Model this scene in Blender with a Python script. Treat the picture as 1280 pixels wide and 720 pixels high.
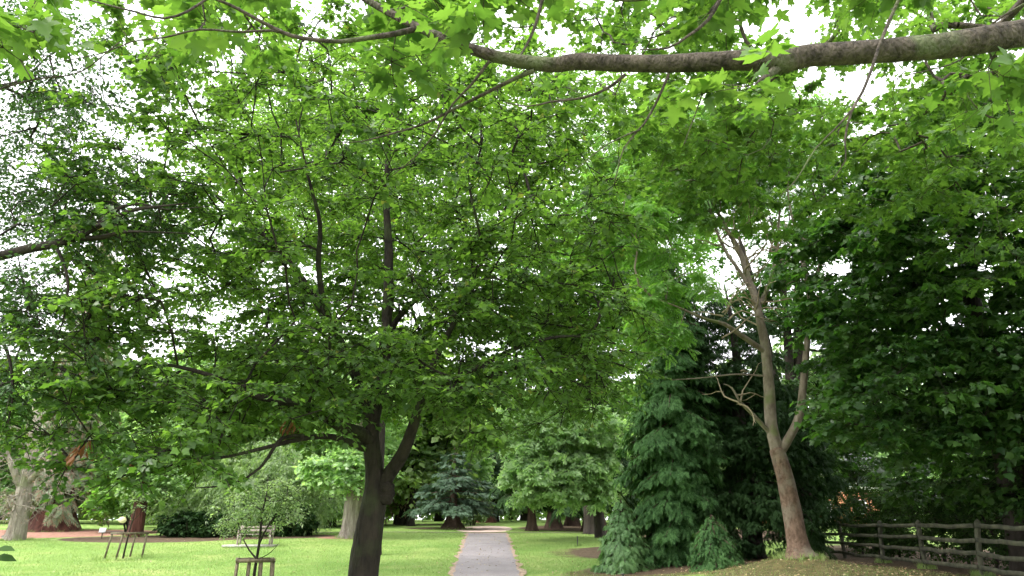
import bpy, math, random
import numpy as np
from mathutils import noise as mnoise, Vector

for o in list(bpy.data.objects):
    bpy.data.objects.remove(o)
SC = bpy.context.scene
COL = SC.collection
R = math.radians
F = 914.0                      # focal length in pixels of a 1280-pixel-wide frame
PITCH = math.atan(300.0 / F)
EYE = 1.6

# ------------------------------------------------------------------ camera, world, sun, exposure
cam = bpy.data.cameras.new('camera')
cam.sensor_width = 36.0
cam.lens = 36.0 * F / 1280.0
cam.clip_end = 2000.0
cam.clip_start = 0.05
camo = bpy.data.objects.new('camera', cam)
COL.objects.link(camo)
camo.location = (0, 0, EYE)
camo.rotation_euler = (math.pi / 2 + PITCH, 0, 0)
SC.camera = camo

SUN_EL, SUN_AZ = 50.0, 248.0    # azimuth clockwise from +Y: the bright side is to the left
wd = bpy.data.worlds.new('World')
SC.world = wd
wd.use_nodes = True
nt = wd.node_tree
bg = nt.nodes['Background']
sky = nt.nodes.new('ShaderNodeTexSky')
sky.sky_type = 'NISHITA'
sky.sun_disc = False
sky.sun_elevation = R(SUN_EL)
sky.sun_rotation = R(SUN_AZ)
sky.air_density = 1.0
sky.dust_density = 6.0
sky.ozone_density = 1.0
hs = nt.nodes.new('ShaderNodeHueSaturation')
hs.inputs['Saturation'].default_value = 0.22
hs.inputs['Value'].default_value = 1.0
nt.links.new(sky.outputs[0], hs.inputs['Color'])
ov = nt.nodes.new('ShaderNodeMix')           # the overcast layer: an even pale cloud sheet
ov.data_type = 'RGBA'
ov.inputs[0].default_value = 0.75
ov.inputs[7].default_value = (8.8, 8.8, 9.1, 1)
nt.links.new(hs.outputs[0], ov.inputs[6])
nt.links.new(ov.outputs[2], bg.inputs['Color'])
bg.inputs['Strength'].default_value = 0.15

sd = bpy.data.lights.new('sun', 'SUN')
sd.energy = 1.5
sd.angle = R(14)
sd.color = (1.0, 0.96, 0.88)
so = bpy.data.objects.new('sun', sd)
COL.objects.link(so)
so.rotation_euler = (R(90 - SUN_EL), 0, R(180 - SUN_AZ))
# a sun lamp shines along its local -Z; this points it from (az, el)
az, el = R(SUN_AZ), R(SUN_EL)
dvec = Vector((math.sin(az) * math.cos(el), math.cos(az) * math.cos(el), math.sin(el)))
so.rotation_euler = dvec.to_track_quat('Z', 'Y').to_euler()

SC.view_settings.view_transform = 'Standard'
SC.view_settings.look = 'None'
SC.view_settings.gamma = 1.0
SC.view_settings.exposure = 1.78
SC.render.engine = 'CYCLES'
SC.cycles.max_bounces = 8
SC.cycles.diffuse_bounces = 4
SC.cycles.glossy_bounces = 2
SC.cycles.transmission_bounces = 4
SC.cycles.transparent_max_bounces = 4
SC.cycles.use_denoising = True
SC.cycles.use_adaptive_sampling = True
SC.cycles.adaptive_threshold = 0.03

# ------------------------------------------------------------------ helpers
rng = np.random.default_rng(7)
random.seed(7)
cp, sp = math.cos(PITCH), math.sin(PITCH)

def at(px, py, Y):
    """World point seen at a pixel of the 1280x720 photograph, at distance Y."""
    a = (px - 640) / F
    b = (360 - py) / F
    yc = cp - b * sp
    t = Y / yc
    return np.array([a * t, Y, EYE + (sp + b * cp) * t])

def project(P):
    """World points (n,3) -> pixels (n,2)."""
    d = P - np.array([0, 0, EYE])
    fwd = d[:, 1] * cp + d[:, 2] * sp
    up = -d[:, 1] * sp + d[:, 2] * cp
    fwd = np.where(fwd < 0.05, 0.05, fwd)
    return np.stack([640 + F * d[:, 0] / fwd, 360 - F * up / fwd], 1)

def sstep(x, a, b):
    t = np.clip((x - a) / (b - a), 0, 1)
    return t * t * (3 - 2 * t)

def vnoise(x, y, s=1.0, seed=0.0):
    """Cheap smooth 2-D noise for arrays."""
    x = np.asarray(x, float) / s
    y = np.asarray(y, float) / s
    xi, yi = np.floor(x), np.floor(y)
    def h(i, j):
        v = np.sin(i * 127.1 + j * 311.7 + seed * 74.7) * 43758.5453
        return v - np.floor(v)
    u, v = x - xi, y - yi
    u, v = u * u * (3 - 2 * u), v * v * (3 - 2 * v)
    return ((h(xi, yi) * (1 - u) + h(xi + 1, yi) * u) * (1 - v)
            + (h(xi, yi + 1) * (1 - u) + h(xi + 1, yi + 1) * u) * v)

def ground(x, y):
    x = np.asarray(x, float)
    y = np.asarray(y, float)
    ys = np.array([-400, 14, 20, 23, 25.4, 30, 36, 41, 45, 50, 60, 80, 110, 160, 600])
    zs = np.array([-.10, -.02, 0.0, .045, .13, .40, .76, 1.07, 1.27, 1.42, 1.74, 2.2, 2.7, 3.0, 3.0])
    zl = np.interp(y, ys, zs)
    zr = np.interp(y, [-400, 8, 16, 31, 45, 60, 80, 110, 160, 600],
                   [-.1, .1, .50, .56, 1.15, 1.6, 2.1, 2.7, 3.0, 3.0])
    k = sstep(x, 2.5, 8.0)
    z = zl * (1 - k) + zr * k
    z = z + .34 * np.exp(-(((x - 8.2) ** 2 + (y - 22.1) ** 2) / 1.5))
    z = z + (vnoise(x, y, 6, 3) - .5) * .07 * sstep(np.abs(x + .033 * y), 1.5, 4)
    return z

def gz(x, y):
    return float(ground(x, y))

class MB:
    """Collects geometry, then makes ONE mesh object."""
    def __init__(s):
        s.v, s.t, s.q, s.n = [], [], [], 0
    def add(s, v, tris=None, quads=None):
        v = np.asarray(v, float).reshape(-1, 3)
        if tris is not None and len(tris):
            s.t.append(np.asarray(tris, np.int64).reshape(-1, 3) + s.n)
        if quads is not None and len(quads):
            s.q.append(np.asarray(quads, np.int64).reshape(-1, 4) + s.n)
        s.v.append(v)
        s.n += len(v)
    def build(s, name, mat, parent=None, smooth=False, origin=None):
        me = bpy.data.meshes.new(name)
        v = np.concatenate(s.v) if s.v else np.zeros((0, 3))
        if origin is not None:
            v = v - np.asarray(origin)
        t = np.concatenate(s.t) if s.t else np.zeros((0, 3), np.int64)
        q = np.concatenate(s.q) if s.q else np.zeros((0, 4), np.int64)
        me.vertices.add(len(v))
        me.vertices.foreach_set('co', v.astype(np.float32).ravel())
        me.loops.add(len(t) * 3 + len(q) * 4)
        me.loops.foreach_set('vertex_index', np.concatenate([t.ravel(), q.ravel()]).astype(np.int32))
        me.polygons.add(len(t) + len(q))
        ls = np.concatenate([np.arange(len(t)) * 3, len(t) * 3 + np.arange(len(q)) * 4]).astype(np.int32)
        me.polygons.foreach_set('loop_start', ls)
        if smooth:
            me.polygons.foreach_set('use_smooth', np.ones(len(t) + len(q), bool))
        me.update(calc_edges=True)
        me.materials.append(mat)
        o = bpy.data.objects.new(name, me)
        COL.objects.link(o)
        if parent is not None:
            o.parent = parent
        elif origin is not None:
            o.location = tuple(origin)
        return o
    def box(s, c, size, rot=None, taper=1.0):
        x, y, z = np.array(size) / 2
        v = np.array([[-x, -y, -z], [x, -y, -z], [x, y, -z], [-x, y, -z],
                      [-x * taper, -y * taper, z], [x * taper, -y * taper, z],
                      [x * taper, y * taper, z], [-x * taper, y * taper, z]])
        if rot is not None:
            v = v @ np.array(rot).T
        s.add(v + np.array(c), quads=[[0, 3, 2, 1], [4, 5, 6, 7], [0, 1, 5, 4], [1, 2, 6, 5], [2, 3, 7, 6], [3, 0, 4, 7]])
    def beam(s, p, q, w, h, up=(0, 0, 1)):
        p, q = np.array(p, float), np.array(q, float)
        y = q - p
        L = np.linalg.norm(y)
        y = y / L
        x = np.cross(y, up)
        x = x / np.linalg.norm(x)
        z = np.cross(x, y)
        s.box((p + q) / 2, (w, L, h), np.stack([x, y, z], 1))
    def tube(s, pts, rad, sides=6, rough=0.0, cap=True, ridges=0, ridge=0.0, seed=0):
        pts = np.asarray(pts, float)
        rad = np.asarray(rad, float)
        n = len(pts)
        T = np.gradient(pts, axis=0)
        T /= np.linalg.norm(T, axis=1)[:, None] + 1e-9
        ref = np.array([0.0, 0, 1]) if abs(T[0][2]) < .8 else np.array([1.0, 0, 0])
        x = np.cross(T[0], ref)
        x /= np.linalg.norm(x)
        X = np.zeros_like(pts)
        for i in range(n):
            x = x - T[i] * np.dot(x, T[i])
            x /= np.linalg.norm(x) + 1e-9
            X[i] = x
        Yv = np.cross(T, X)
        an = np.linspace(0, 2 * math.pi, sides, endpoint=False)
        rr = np.repeat(rad[:, None], sides, 1)
        if rough:
            g = np.random.default_rng(seed + 11)
            ph = g.uniform(0, 6.28, 6)
            zz = np.arange(n)[:, None]
            for k in range(1, 5):
                rr = rr * (1 + rough / k * np.sin(an[None] * (k + 1) + ph[k] + zz * (.23 * k)))
            rr = rr * (1 + g.normal(0, rough * .35, rr.shape))
        if ridges:
            rr = rr * (1 + ridge * np.cos(an[None] * ridges + .15 * np.arange(n)[:, None])
                       + ridge * .5 * np.cos(an[None] * (ridges * 2 + 1) + 1))
        v = pts[:, None] + rr[..., None] * (X[:, None] * np.cos(an)[None, :, None] + Yv[:, None] * np.sin(an)[None, :, None])
        v = v.reshape(-1, 3)
        i = np.arange(n - 1)[:, None] * sides
        j = np.arange(sides)[None]
        j2 = (j + 1) % sides
        q = np.stack([i + j, i + j2, i + sides + j2, i + sides + j], -1).reshape(-1, 4)
        t = []
        if cap:
            v = np.concatenate([v, pts[-1:] + T[-1:] * rad[-1]])
            m = (n - 1) * sides
            t = [[m + k, m + (k + 1) % sides, n * sides] for k in range(sides)]
        s.add(v, tris=t, quads=q)

def empty(name, loc, label, cat, group=None):
    o = bpy.data.objects.new(name, None)
    o.empty_display_size = .3
    COL.objects.link(o)
    o.location = tuple(loc)
    o['label'] = label
    o['category'] = cat
    if group:
        o['group'] = group
    return o

def tag(o, label, cat, group=None):
    o['label'] = label
    o['category'] = cat
    if group:
        o['group'] = group
    return o

def spline(pts, step=.15, k=None):
    """Catmull-Rom through (x,y,z[,r]) rows, resampled."""
    P = np.asarray(pts, float)
    P = np.concatenate([2 * P[:1] - P[1:2], P, 2 * P[-1:] - P[-2:-1]])
    out = []
    for i in range(1, len(P) - 2):
        n = max(2, int(np.linalg.norm(P[i + 1][:3] - P[i][:3]) / step))
        for t in np.arange(n) / n:
            a, b, c, d = P[i - 1], P[i], P[i + 1], P[i + 2]
            out.append(.5 * ((2 * b) + (-a + c) * t + (2 * a - 5 * b + 4 * c - d) * t * t + (-a + 3 * b - 3 * c + d) * t ** 3))
    out.append(P[-2])
    return np.array(out)

# ------------------------------------------------------------------ materials
def newmat(name):
    m = bpy.data.materials.new(name)
    m.use_nodes = True
    return m, m.node_tree, m.node_tree.nodes['Principled BSDF']

def N(t, typ, **kw):
    n = t.nodes.new(typ)
    for k, v in kw.items():
        setattr(n, k, v)
    return n

def leaf_mat(name, a, b, trans=.42, tcol=None, rough=.45, spec=.45, odd=None, odd_at=.96):
    m, t, p = newmat(name)
    L = t.links
    g = N(t, 'ShaderNodeNewGeometry')
    mx = N(t, 'ShaderNodeMix', data_type='RGBA')
    mx.inputs[6].default_value = (*a, 1)
    mx.inputs[7].default_value = (*b, 1)
    tc = N(t, 'ShaderNodeTexCoord')
    no = N(t, 'ShaderNodeTexNoise')
    no.inputs['Scale'].default_value = .8
    no.inputs['Detail'].default_value = 2
    L.new(tc.outputs['Object'], no.inputs['Vector'])
    ad = N(t, 'ShaderNodeMath', operation='MULTIPLY_ADD')
    L.new(g.outputs['Random Per Island'], ad.inputs[0])
    ad.inputs[1].default_value = .75
    mm = N(t, 'ShaderNodeMath', operation='MULTIPLY_ADD')
    L.new(no.outputs['Fac'], mm.inputs[0])
    mm.inputs[1].default_value = 1.4
    mm.inputs[2].default_value = -.58
    L.new(mm.outputs[0], ad.inputs[2])
    ad.use_clamp = True
    L.new(ad.outputs[0], mx.inputs[0])
    col = mx.outputs[2]
    if odd:
        gt = N(t, 'ShaderNodeMath', operation='GREATER_THAN')
        gt.inputs[1].default_value = odd_at
        L.new(g.outputs['Random Per Island'], gt.inputs[0])
        m2 = N(t, 'ShaderNodeMix', data_type='RGBA')
        m2.inputs[7].default_value = (*odd, 1)
        L.new(gt.outputs[0], m2.inputs[0])
        L.new(col, m2.inputs[6])
        col = m2.outputs[2]
    L.new(col, p.inputs['Base Color'])
    p.inputs['Roughness'].default_value = rough
    p.inputs['Specular IOR Level'].default_value = spec
    tr = N(t, 'ShaderNodeBsdfTranslucent')
    tm = N(t, 'ShaderNodeMix', data_type='RGBA', blend_type='MULTIPLY')
    tm.inputs[0].default_value = 1
    L.new(col, tm.inputs[6])
    tm.inputs[7].default_value = (*(tcol or (1.9, 2.0, .7)), 1)
    L.new(tm.outputs[2], tr.inputs['Color'])
    ms = N(t, 'ShaderNodeMixShader')
    ms.inputs[0].default_value = trans
    L.new(p.outputs[0], ms.inputs[1])
    L.new(tr.outputs[0], ms.inputs[2])
    out = t.nodes['Material Output']
    L.new(ms.outputs[0], out.inputs['Surface'])
    return m

def bark_mat(name, dark, light, scale=6.0, stretch=.25, bump=.5, moss=None, moss_amt=.0, rough=.9):
    m, t, p = newmat(name)
    L = t.links
    tc = N(t, 'ShaderNodeTexCoord')
    mp = N(t, 'ShaderNodeMapping')
    mp.inputs['Scale'].default_value = (1, 1, stretch)
    L.new(tc.outputs['Object'], mp.inputs['Vector'])
    n1 = N(t, 'ShaderNodeTexNoise')
    n1.inputs['Scale'].default_value = scale
    n1.inputs['Detail'].default_value = 8
    n1.inputs['Roughness'].default_value = .65
    L.new(mp.outputs[0], n1.inputs['Vector'])
    n2 = N(t, 'ShaderNodeTexVoronoi', feature='DISTANCE_TO_EDGE')
    n2.inputs['Scale'].default_value = scale * 1.8
    L.new(mp.outputs[0], n2.inputs['Vector'])
    cr = N(t, 'ShaderNodeValToRGB')
    cr.color_ramp.elements[0].position = .36
    cr.color_ramp.elements[0].color = (*dark, 1)
    cr.color_ramp.elements[1].position = .66
    cr.color_ramp.elements[1].color = (*light, 1)
    L.new(n1.outputs['Fac'], cr.inputs[0])
    col = cr.outputs[0]
    if moss:
        n3 = N(t, 'ShaderNodeTexNoise')
        n3.inputs['Scale'].default_value = 1.7
        n3.inputs['Detail'].default_value = 5
        L.new(tc.outputs['Object'], n3.inputs['Vector'])
        r3 = N(t, 'ShaderNodeValToRGB')
        r3.color_ramp.elements[0].position = .62 - moss_amt * .3
        r3.color_ramp.elements[1].position = .72 - moss_amt * .2
        L.new(n3.outputs['Fac'], r3.inputs[0])
        mx = N(t, 'ShaderNodeMix', data_type='RGBA')
        L.new(r3.outputs[0], mx.inputs[0])
        L.new(col, mx.inputs[6])
        mx.inputs[7].default_value = (*moss, 1)
        col = mx.outputs[2]
    L.new(col, p.inputs['Base Color'])
    p.inputs['Roughness'].default_value = rough
    p.inputs['Specular IOR Level'].default_value = .25
    bm = N(t, 'ShaderNodeBump')
    bm.inputs['Strength'].default_value = bump
    bm.inputs['Distance'].default_value = .04
    ad = N(t, 'ShaderNodeMath', operation='MULTIPLY_ADD')
    L.new(n2.outputs['Distance'], ad.inputs[0])
    ad.inputs[1].default_value = 1.2
    L.new(n1.outputs['Fac'], ad.inputs[2])
    L.new(ad.outputs[0], bm.inputs['Height'])
    L.new(bm.outputs[0], p.inputs['Normal'])
    return m

def plain_mat(name, a, b, scale=8, rough=.8, bump=.2, detail=5, metallic=0):
    m, t, p = newmat(name)
    L = t.links
    tc = N(t, 'ShaderNodeTexCoord')
    n1 = N(t, 'ShaderNodeTexNoise')
    n1.inputs['Scale'].default_value = scale
    n1.inputs['Detail'].default_value = detail
    L.new(tc.outputs['Object'], n1.inputs['Vector'])
    cr = N(t, 'ShaderNodeValToRGB')
    cr.color_ramp.elements[0].position = .35
    cr.color_ramp.elements[0].color = (*a, 1)
    cr.color_ramp.elements[1].position = .68
    cr.color_ramp.elements[1].color = (*b, 1)
    L.new(n1.outputs['Fac'], cr.inputs[0])
    L.new(cr.outputs[0], p.inputs['Base Color'])
    p.inputs['Roughness'].default_value = rough
    p.inputs['Metallic'].default_value = metallic
    bm = N(t, 'ShaderNodeBump')
    bm.inputs['Strength'].default_value = bump
    bm.inputs['Distance'].default_value = .02
    L.new(n1.outputs['Fac'], bm.inputs['Height'])
    L.new(bm.outputs[0], p.inputs['Normal'])
    return m

M = {}
M['leaf_main'] = leaf_mat('leaf_main', (.030, .066, .018), (.12, .20, .055), .55, (1.95, 2.25, .75), rough=.45, odd=(.14, .15, .05), odd_at=.99)
M['leaf_near'] = leaf_mat('leaf_near', (.045, .105, .022), (.105, .18, .045), .52, (1.8, 1.95, .75), rough=.5)
M['leaf_left'] = leaf_mat('leaf_left', (.025, .065, .020), (.06, .12, .035), .34, (1.6, 1.9, .6))
M['leaf_dark'] = leaf_mat('leaf_dark', (.021, .058, .017), (.068, .130, .033), .44, (1.5, 2.0, .6), rough=.42)  # leaf colour kept dark to stand in for shade inside the right-hand crown
M['leaf_shade'] = leaf_mat('leaf_shade', (.014, .036, .010), (.045, .085, .022), .3, (1.5, 1.7, .6), rough=.7, spec=.08)  # shade under the trees behind the fence is put into this leaf colour
M['leaf_light'] = leaf_mat('leaf_light', (.07, .16, .03), (.14, .27, .06), .5, (1.7, 1.9, .8))
M['leaf_mint'] = leaf_mat('leaf_mint', (.15, .25, .11), (.36, .48, .25), .45, (1.5, 1.8, .8), rough=.4, spec=.6)  # pale tone also holds the brightness of lit mid-distance crowns
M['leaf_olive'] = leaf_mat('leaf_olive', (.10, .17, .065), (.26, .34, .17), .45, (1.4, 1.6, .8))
M['leaf_far'] = leaf_mat('leaf_far', (.13, .21, .07), (.30, .40, .16), .48, (1.5, 1.7, .7))  # albedo raised to carry the overexposed brightness of distant crowns
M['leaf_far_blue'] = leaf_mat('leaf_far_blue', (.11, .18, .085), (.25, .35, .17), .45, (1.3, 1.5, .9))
M['leaf_redwood'] = leaf_mat('leaf_redwood', (.10, .15, .075), (.20, .22, .12), .3, (1.2, 1.3, .8), odd=(.22, .15, .09), odd_at=.75)
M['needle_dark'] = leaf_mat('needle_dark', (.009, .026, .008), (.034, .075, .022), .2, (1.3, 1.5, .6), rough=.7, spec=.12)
M['needle_cypress'] = leaf_mat('needle_cypress', (.016, .054, .014), (.095, .205, .065), .3, (1.4, 1.6, .5), rough=.65, spec=.18)
M['needle_fresh'] = leaf_mat('needle_fresh', (.09, .19, .07), (.17, .30, .11), .35, (1.3, 1.6, .8))
M['needle_blue'] = leaf_mat('needle_blue', (.035, .070, .040), (.09, .145, .09), .2, (1.2, 1.4, 1.0), rough=.65, spec=.2)
M['dead_leaf'] = leaf_mat('dead_leaf', (.12, .045, .018), (.26, .11, .045), .3, (1.5, 1.2, .8))
M['dead_tan'] = leaf_mat('dead_tan', (.20, .135, .10), (.34, .24, .18), .3, (1.2, 1.1, 1.0))
M['bark_main'] = bark_mat('bark_main', (.009, .007, .005), (.030, .024, .017), 7, .3, .8, (.028, .034, .014), .3)
M['bark_near'] = bark_mat('bark_near', (.018, .014, .010), (.080, .066, .050), 16, .6, .6, (.09, .11, .05), .25)
M['bark_dark'] = bark_mat('bark_dark', (.012, .009, .007), (.036, .029, .022), 5, .3, .6)
M['bark_pale'] = bark_mat('bark_pale', (.12, .095, .07), (.25, .21, .165), 5, .5, .4, (.14, .15, .07), .25)
M['bark_orange'] = bark_mat('bark_orange', (.085, .054, .037), (.20, .135, .098), 9, .5, .9, (.19, .16, .12), .45)
M['bark_grey'] = bark_mat('bark_grey', (.12, .10, .08), (.30, .27, .225), 5, .18, 1.0, (.15, .16, .09), .3)
M['bark_red'] = bark_mat('bark_red', (.035, .012, .008), (.115, .048, .034), 4, .12, 1.0)
M['bark_brown'] = bark_mat('bark_brown', (.028, .017, .012), (.075, .048, .034), 4, .15, .8)
M['twig_tan'] = bark_mat('twig_tan', (.20, .16, .10), (.34, .28, .19), 9, .5, .2)
M['fence_wood'] = plain_mat('fence_wood', (.032, .034, .02), (.085, .085, .052), 5, .9, .4)
M['cage_wood'] = plain_mat('cage_wood', (.055, .045, .025), (.13, .105, .06), 12, .85, .3)
M['bench_wood'] = plain_mat('bench_wood', (.17, .14, .115), (.32, .275, .235), 9, .8, .3)
M['slab'] = plain_mat('slab', (.24, .225, .20), (.38, .36, .33), 4, .85, .2)
M['white'] = plain_mat('white', (.74, .76, .78), (.82, .83, .84), 5, .5, .02)
M['cream'] = plain_mat('cream', (.42, .37, .20), (.56, .50, .30), 20, .6, .1)
M['iron'] = plain_mat('iron', (.02, .02, .02), (.05, .05, .045), 20, .6, .2)
M['brick'] = plain_mat('brick', (.42, .17, .08), (.55, .26, .14), 3, .9, .2)
M['render'] = plain_mat('render', (.66, .64, .66), (.76, .75, .78), 3, .9, .05)
M['slate'] = plain_mat('slate', (.10, .10, .11), (.17, .17, .18), 6, .7, .3)
M['glass'] = plain_mat('glass', (.03, .035, .04), (.06, .07, .08), 2, .1, .0)

# ------------------------------------------------------------------ leaf templates (length 1 along +y, normal +z)
def fan(half, centre=(0, .38), fold=.16, droop=.22):
    h = np.array(half, float)
    out = np.concatenate([h, (h[1:-1] * [-1, 1])[::-1]])
    v = np.concatenate([[centre], out])
    z = fold * np.abs(v[:, 0]) - droop * v[:, 1] ** 2
    v = np.column_stack([v, z])
    n = len(out)
    t = [[0, 1 + (i + 1) % n, 1 + i] for i in range(n)]
    return v, np.array(t)[:, ::-1]

MAPLE = fan([(0, 0), (.24, -.09), (.52, -.02), (.40, .14), (.37, .22), (.58, .32), (.74, .58), (.50, .53), (.26, .50),
             (.30, .72), (.16, .80), (0, 1.05)])
MAPLE_LO = fan([(0, 0), (.34, .06), (.36, .26), (.54, .56), (.27, .62), (0, 1.02)], fold=.22, droop=.3)
OVAL = fan([(0, 0), (.28, .3), (.25, .65), (0, 1)], (0, .45), .2, .2)
QUAD = (np.array([[0, 0, 0], [.36, .45, .06], [0, 1, -.15], [-.36, .45, .06]], float), np.array([[0, 1, 2], [0, 2, 3]]))
NARROW = (np.array([[0, 0, 0], [.15, .45, .03], [0, 1, -.18], [-.15, .45, .03]], float), np.array([[0, 1, 2], [0, 2, 3]]))

def frond_old():
    vs, ts = [], []
    def blade(o, ang, L, w):
        d = np.array([math.sin(ang), math.cos(ang)])
        s = np.array([d[1], -d[0]])
        n = len(vs)
        o = np.array(o)
        mid = o + d * L * .45
        for p in (o, mid + s * w, o + d * L, mid - s * w):
            vs.append([p[0], p[1], -.25 * p[1] ** 2 - .15 * abs(p[0])])
        ts.extend([[n, n + 1, n + 2], [n, n + 2, n + 3]])
    blade((0, 0), 0, 1, .09)
    for k, y in enumerate((.12, .3, .48, .66)):
        L = .5 - .09 * k
        blade((0, y), .85, L, .07)
        blade((0, y + .05), -.85, L, .07)
    return np.array(vs), np.array(ts)
def frond():
    """flat feathery spray: a rib with six pairs of slim drooping side blades"""
    vs, ts = [], []
    def blade(o, ang, L, w):
        d = np.array([math.sin(ang), math.cos(ang)])
        s_ = np.array([d[1], -d[0]])
        n = len(vs)
        o = np.array(o)
        mid = o + d * L * .4
        for p in (o, mid + s_ * w, o + d * L, mid - s_ * w):
            vs.append([p[0], p[1], -.45 * p[1] ** 2 - .55 * p[0] ** 2])
        ts.extend([[n, n + 1, n + 2], [n, n + 2, n + 3]])
    blade((0, 0), 0, 1.05, .04)
    for k in range(6):
        y, L = .06 + .14 * k, .46 - .055 * k
        blade((0, y), .75, L, .042)
        blade((0, y + .04), -.75, L, .042)
    return np.array(vs), np.array(ts)
FROND = frond()

def palm():
    vs, ts = [], []
    for a in (-1.5, -.8, 0, .8, 1.5):
        d = np.array([math.sin(a), math.cos(a)])
        s = np.array([d[1], -d[0]])
        L = 1 - .16 * abs(a)
        n = len(vs)
        for p in ((0, 0), d * L * .65 + s * .17, d * L, d * L * .65 - s * .17):
            q = np.array(p, float)
            vs.append([q[0], q[1], -.45 * (q @ q)])
        ts.extend([[n, n + 1, n + 2], [n, n + 2, n + 3]])
    return np.array(vs, float), np.array(ts)
PALM = palm()

def pinnate():
    """compound leaf with paired oval leaflets (as on a false acacia or ash)"""
    vs, ts = [], []
    for k in range(6):
        for sgn in (-1, 1):
            o = np.array([0, .12 + .15 * k])
            d = np.array([sgn * .9, .42])
            d /= np.linalg.norm(d)
            s = np.array([d[1], -d[0]])
            L = .34 - .015 * k
            n = len(vs)
            for p in (o, o + d * L * .5 + s * .075, o + d * L, o + d * L * .5 - s * .075):
                vs.append([p[0], p[1], -.3 * p[1] ** 2 - .25 * abs(p[0])])
            ts.extend([[n, n + 1, n + 2], [n, n + 2, n + 3]])
    return np.array(vs, float), np.array(ts)
PINNATE = pinnate()

def unit(a):
    return a / (np.linalg.norm(a, axis=-1, keepdims=True) + 1e-9)

def place_leaves(mb, tpl, P, fwd, up, size):
    tv, tt = tpl
    n = len(P)
    if n == 0:
        return
    y = unit(fwd)
    z = unit(up - y * np.sum(up * y, 1, keepdims=True))
    x = np.cross(y, z)
    Rm = np.stack([x, y, z], 1)                     # rows = axes
    v = np.einsum('kj,njc->nkc', tv, Rm) * size[:, None, None] + P[:, None]
    t = tt[None] + (np.arange(n) * len(tv))[:, None, None]
    mb.add(v.reshape(-1, 3), tris=t.reshape(-1, 3))

# ------------------------------------------------------------------ crown growing
def grow(roots, rootrad, attr, seg=.35, bf=.25, jit=.05, r_tip=.006, power=.47, lift=.0, seed=1):
    """Joins every attractor to the nearest wood already grown. Returns chains [(pts, radii)] and tip directions."""
    g = np.random.default_rng(seed)
    nr = len(roots)
    cap = nr + len(attr) * 14 + 10
    pos = np.zeros((cap, 3))
    par = -np.ones(cap, int)
    pl = np.zeros(cap)
    pos[:nr] = roots
    dirs = np.zeros((cap, 3))
    dirs[:nr] = unit(np.gradient(np.asarray(roots), axis=0))
    n = nr
    d0 = np.array([np.min(np.linalg.norm(roots - a, axis=1)) for a in attr])
    order = np.argsort(d0 + g.uniform(0, .3, len(d0)))
    chains, tipdir, tipid = [], np.zeros((len(attr), 3)), np.zeros(len(attr), int)
    for ai in order:
        a = attr[ai]
        dv = a - pos[:n]
        d = np.linalg.norm(dv, axis=1)
        fw = np.sum(dv * dirs[:n], 1) / (d + 1e-6)
        cost = d * (1 + .25 * (1 - fw)) + bf * pl[:n]
        j = int(np.argmin(cost))
        L = d[j]
        k = max(1, min(12, int(L / seg)))
        p0 = pos[j]
        c1 = p0 + dirs[j] * L * .35 + np.array([0, 0, lift * L])
        ids = [j]
        prev = j
        for s in range(1, k + 1):
            t = s / k
            p = (1 - t) ** 2 * p0 + 2 * t * (1 - t) * c1 + t * t * a
            if s < k:
                p = p + g.normal(0, jit * min(1, L), 3)
            pos[n] = p
            par[n] = prev
            step = np.linalg.norm(p - pos[prev])
            pl[n] = pl[prev] + step
            dirs[n] = (p - pos[prev]) / (step + 1e-6)
            prev = n
            ids.append(n)
            n += 1
        chains.append(ids)
        tipdir[ai] = dirs[prev]
        tipid[ai] = prev
    cnt = np.zeros(n)
    cnt[tipid] += 1
    for i in range(n - 1, nr - 1, -1):
        if par[i] >= 0:
            cnt[par[i]] += cnt[i]
    rad = r_tip * np.maximum(cnt, 1) ** power
    out = []
    for ids in chains:
        r = rad[ids].copy()
        r[0] = min(r[0], r[1] * 1.15) if len(r) > 1 else r[0]
        if ids[0] < nr:
            r = np.minimum(r, rootrad[ids[0]] * .75)
        out.append((pos[ids], r))
    return out, tipdir

def in_gap(P, gaps):
    if not gaps:
        return np.zeros(len(P), bool)
    pp = project(P)
    k = np.zeros(len(P), bool)
    for (x, y, r) in gaps:
        k |= ((pp[:, 0] - x) ** 2 + (pp[:, 1] - y) ** 2) < r * r
    return k

def sample_lobes(lobes, n, g, hollow=.35, clump=.55, cs=1.3, gaps=None, thr_shift=0.0, thin=None):
    """Points through a union of ellipsoids (cx,cy,cz,rx,ry,rz[,weight]), clumped so that gaps open."""
    W = np.array([(l[3] * l[4] * l[5]) * (l[6] if len(l) > 6 else 1) for l in lobes], float)
    W /= W.sum()
    out = np.zeros((0, 3))
    while len(out) < n:
        k = g.choice(len(lobes), n, p=W)
        L = np.array([l[:6] for l in lobes])[k]
        u = unit(g.normal(size=(n, 3)))
        r = (hollow ** 3 + (1 - hollow ** 3) * g.uniform(0, 1, n)) ** (1 / 3)
        P = L[:, :3] + u * r[:, None] * L[:, 3:]
        nz = np.array([mnoise.noise(Vector(p / cs)) for p in P])
        keep = nz > g.uniform(-.5, .5, n) * (1 - clump) - .12 + thr_shift
        keep &= ~in_gap(P, gaps)
        for (bx0, bx1, by0, by1, bz0, bz1, pr) in (thin or ()):   # a sparse pocket of the crown, in metres
            inb = (P[:, 0] > bx0) & (P[:, 0] < bx1) & (P[:, 1] > by0) & (P[:, 1] < by1) & (P[:, 2] > bz0) & (P[:, 2] < bz1)
            keep &= ~(inb & (g.uniform(0, 1, n) < pr))
        out = np.concatenate([out, P[keep]])
    return out[:n]

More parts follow.
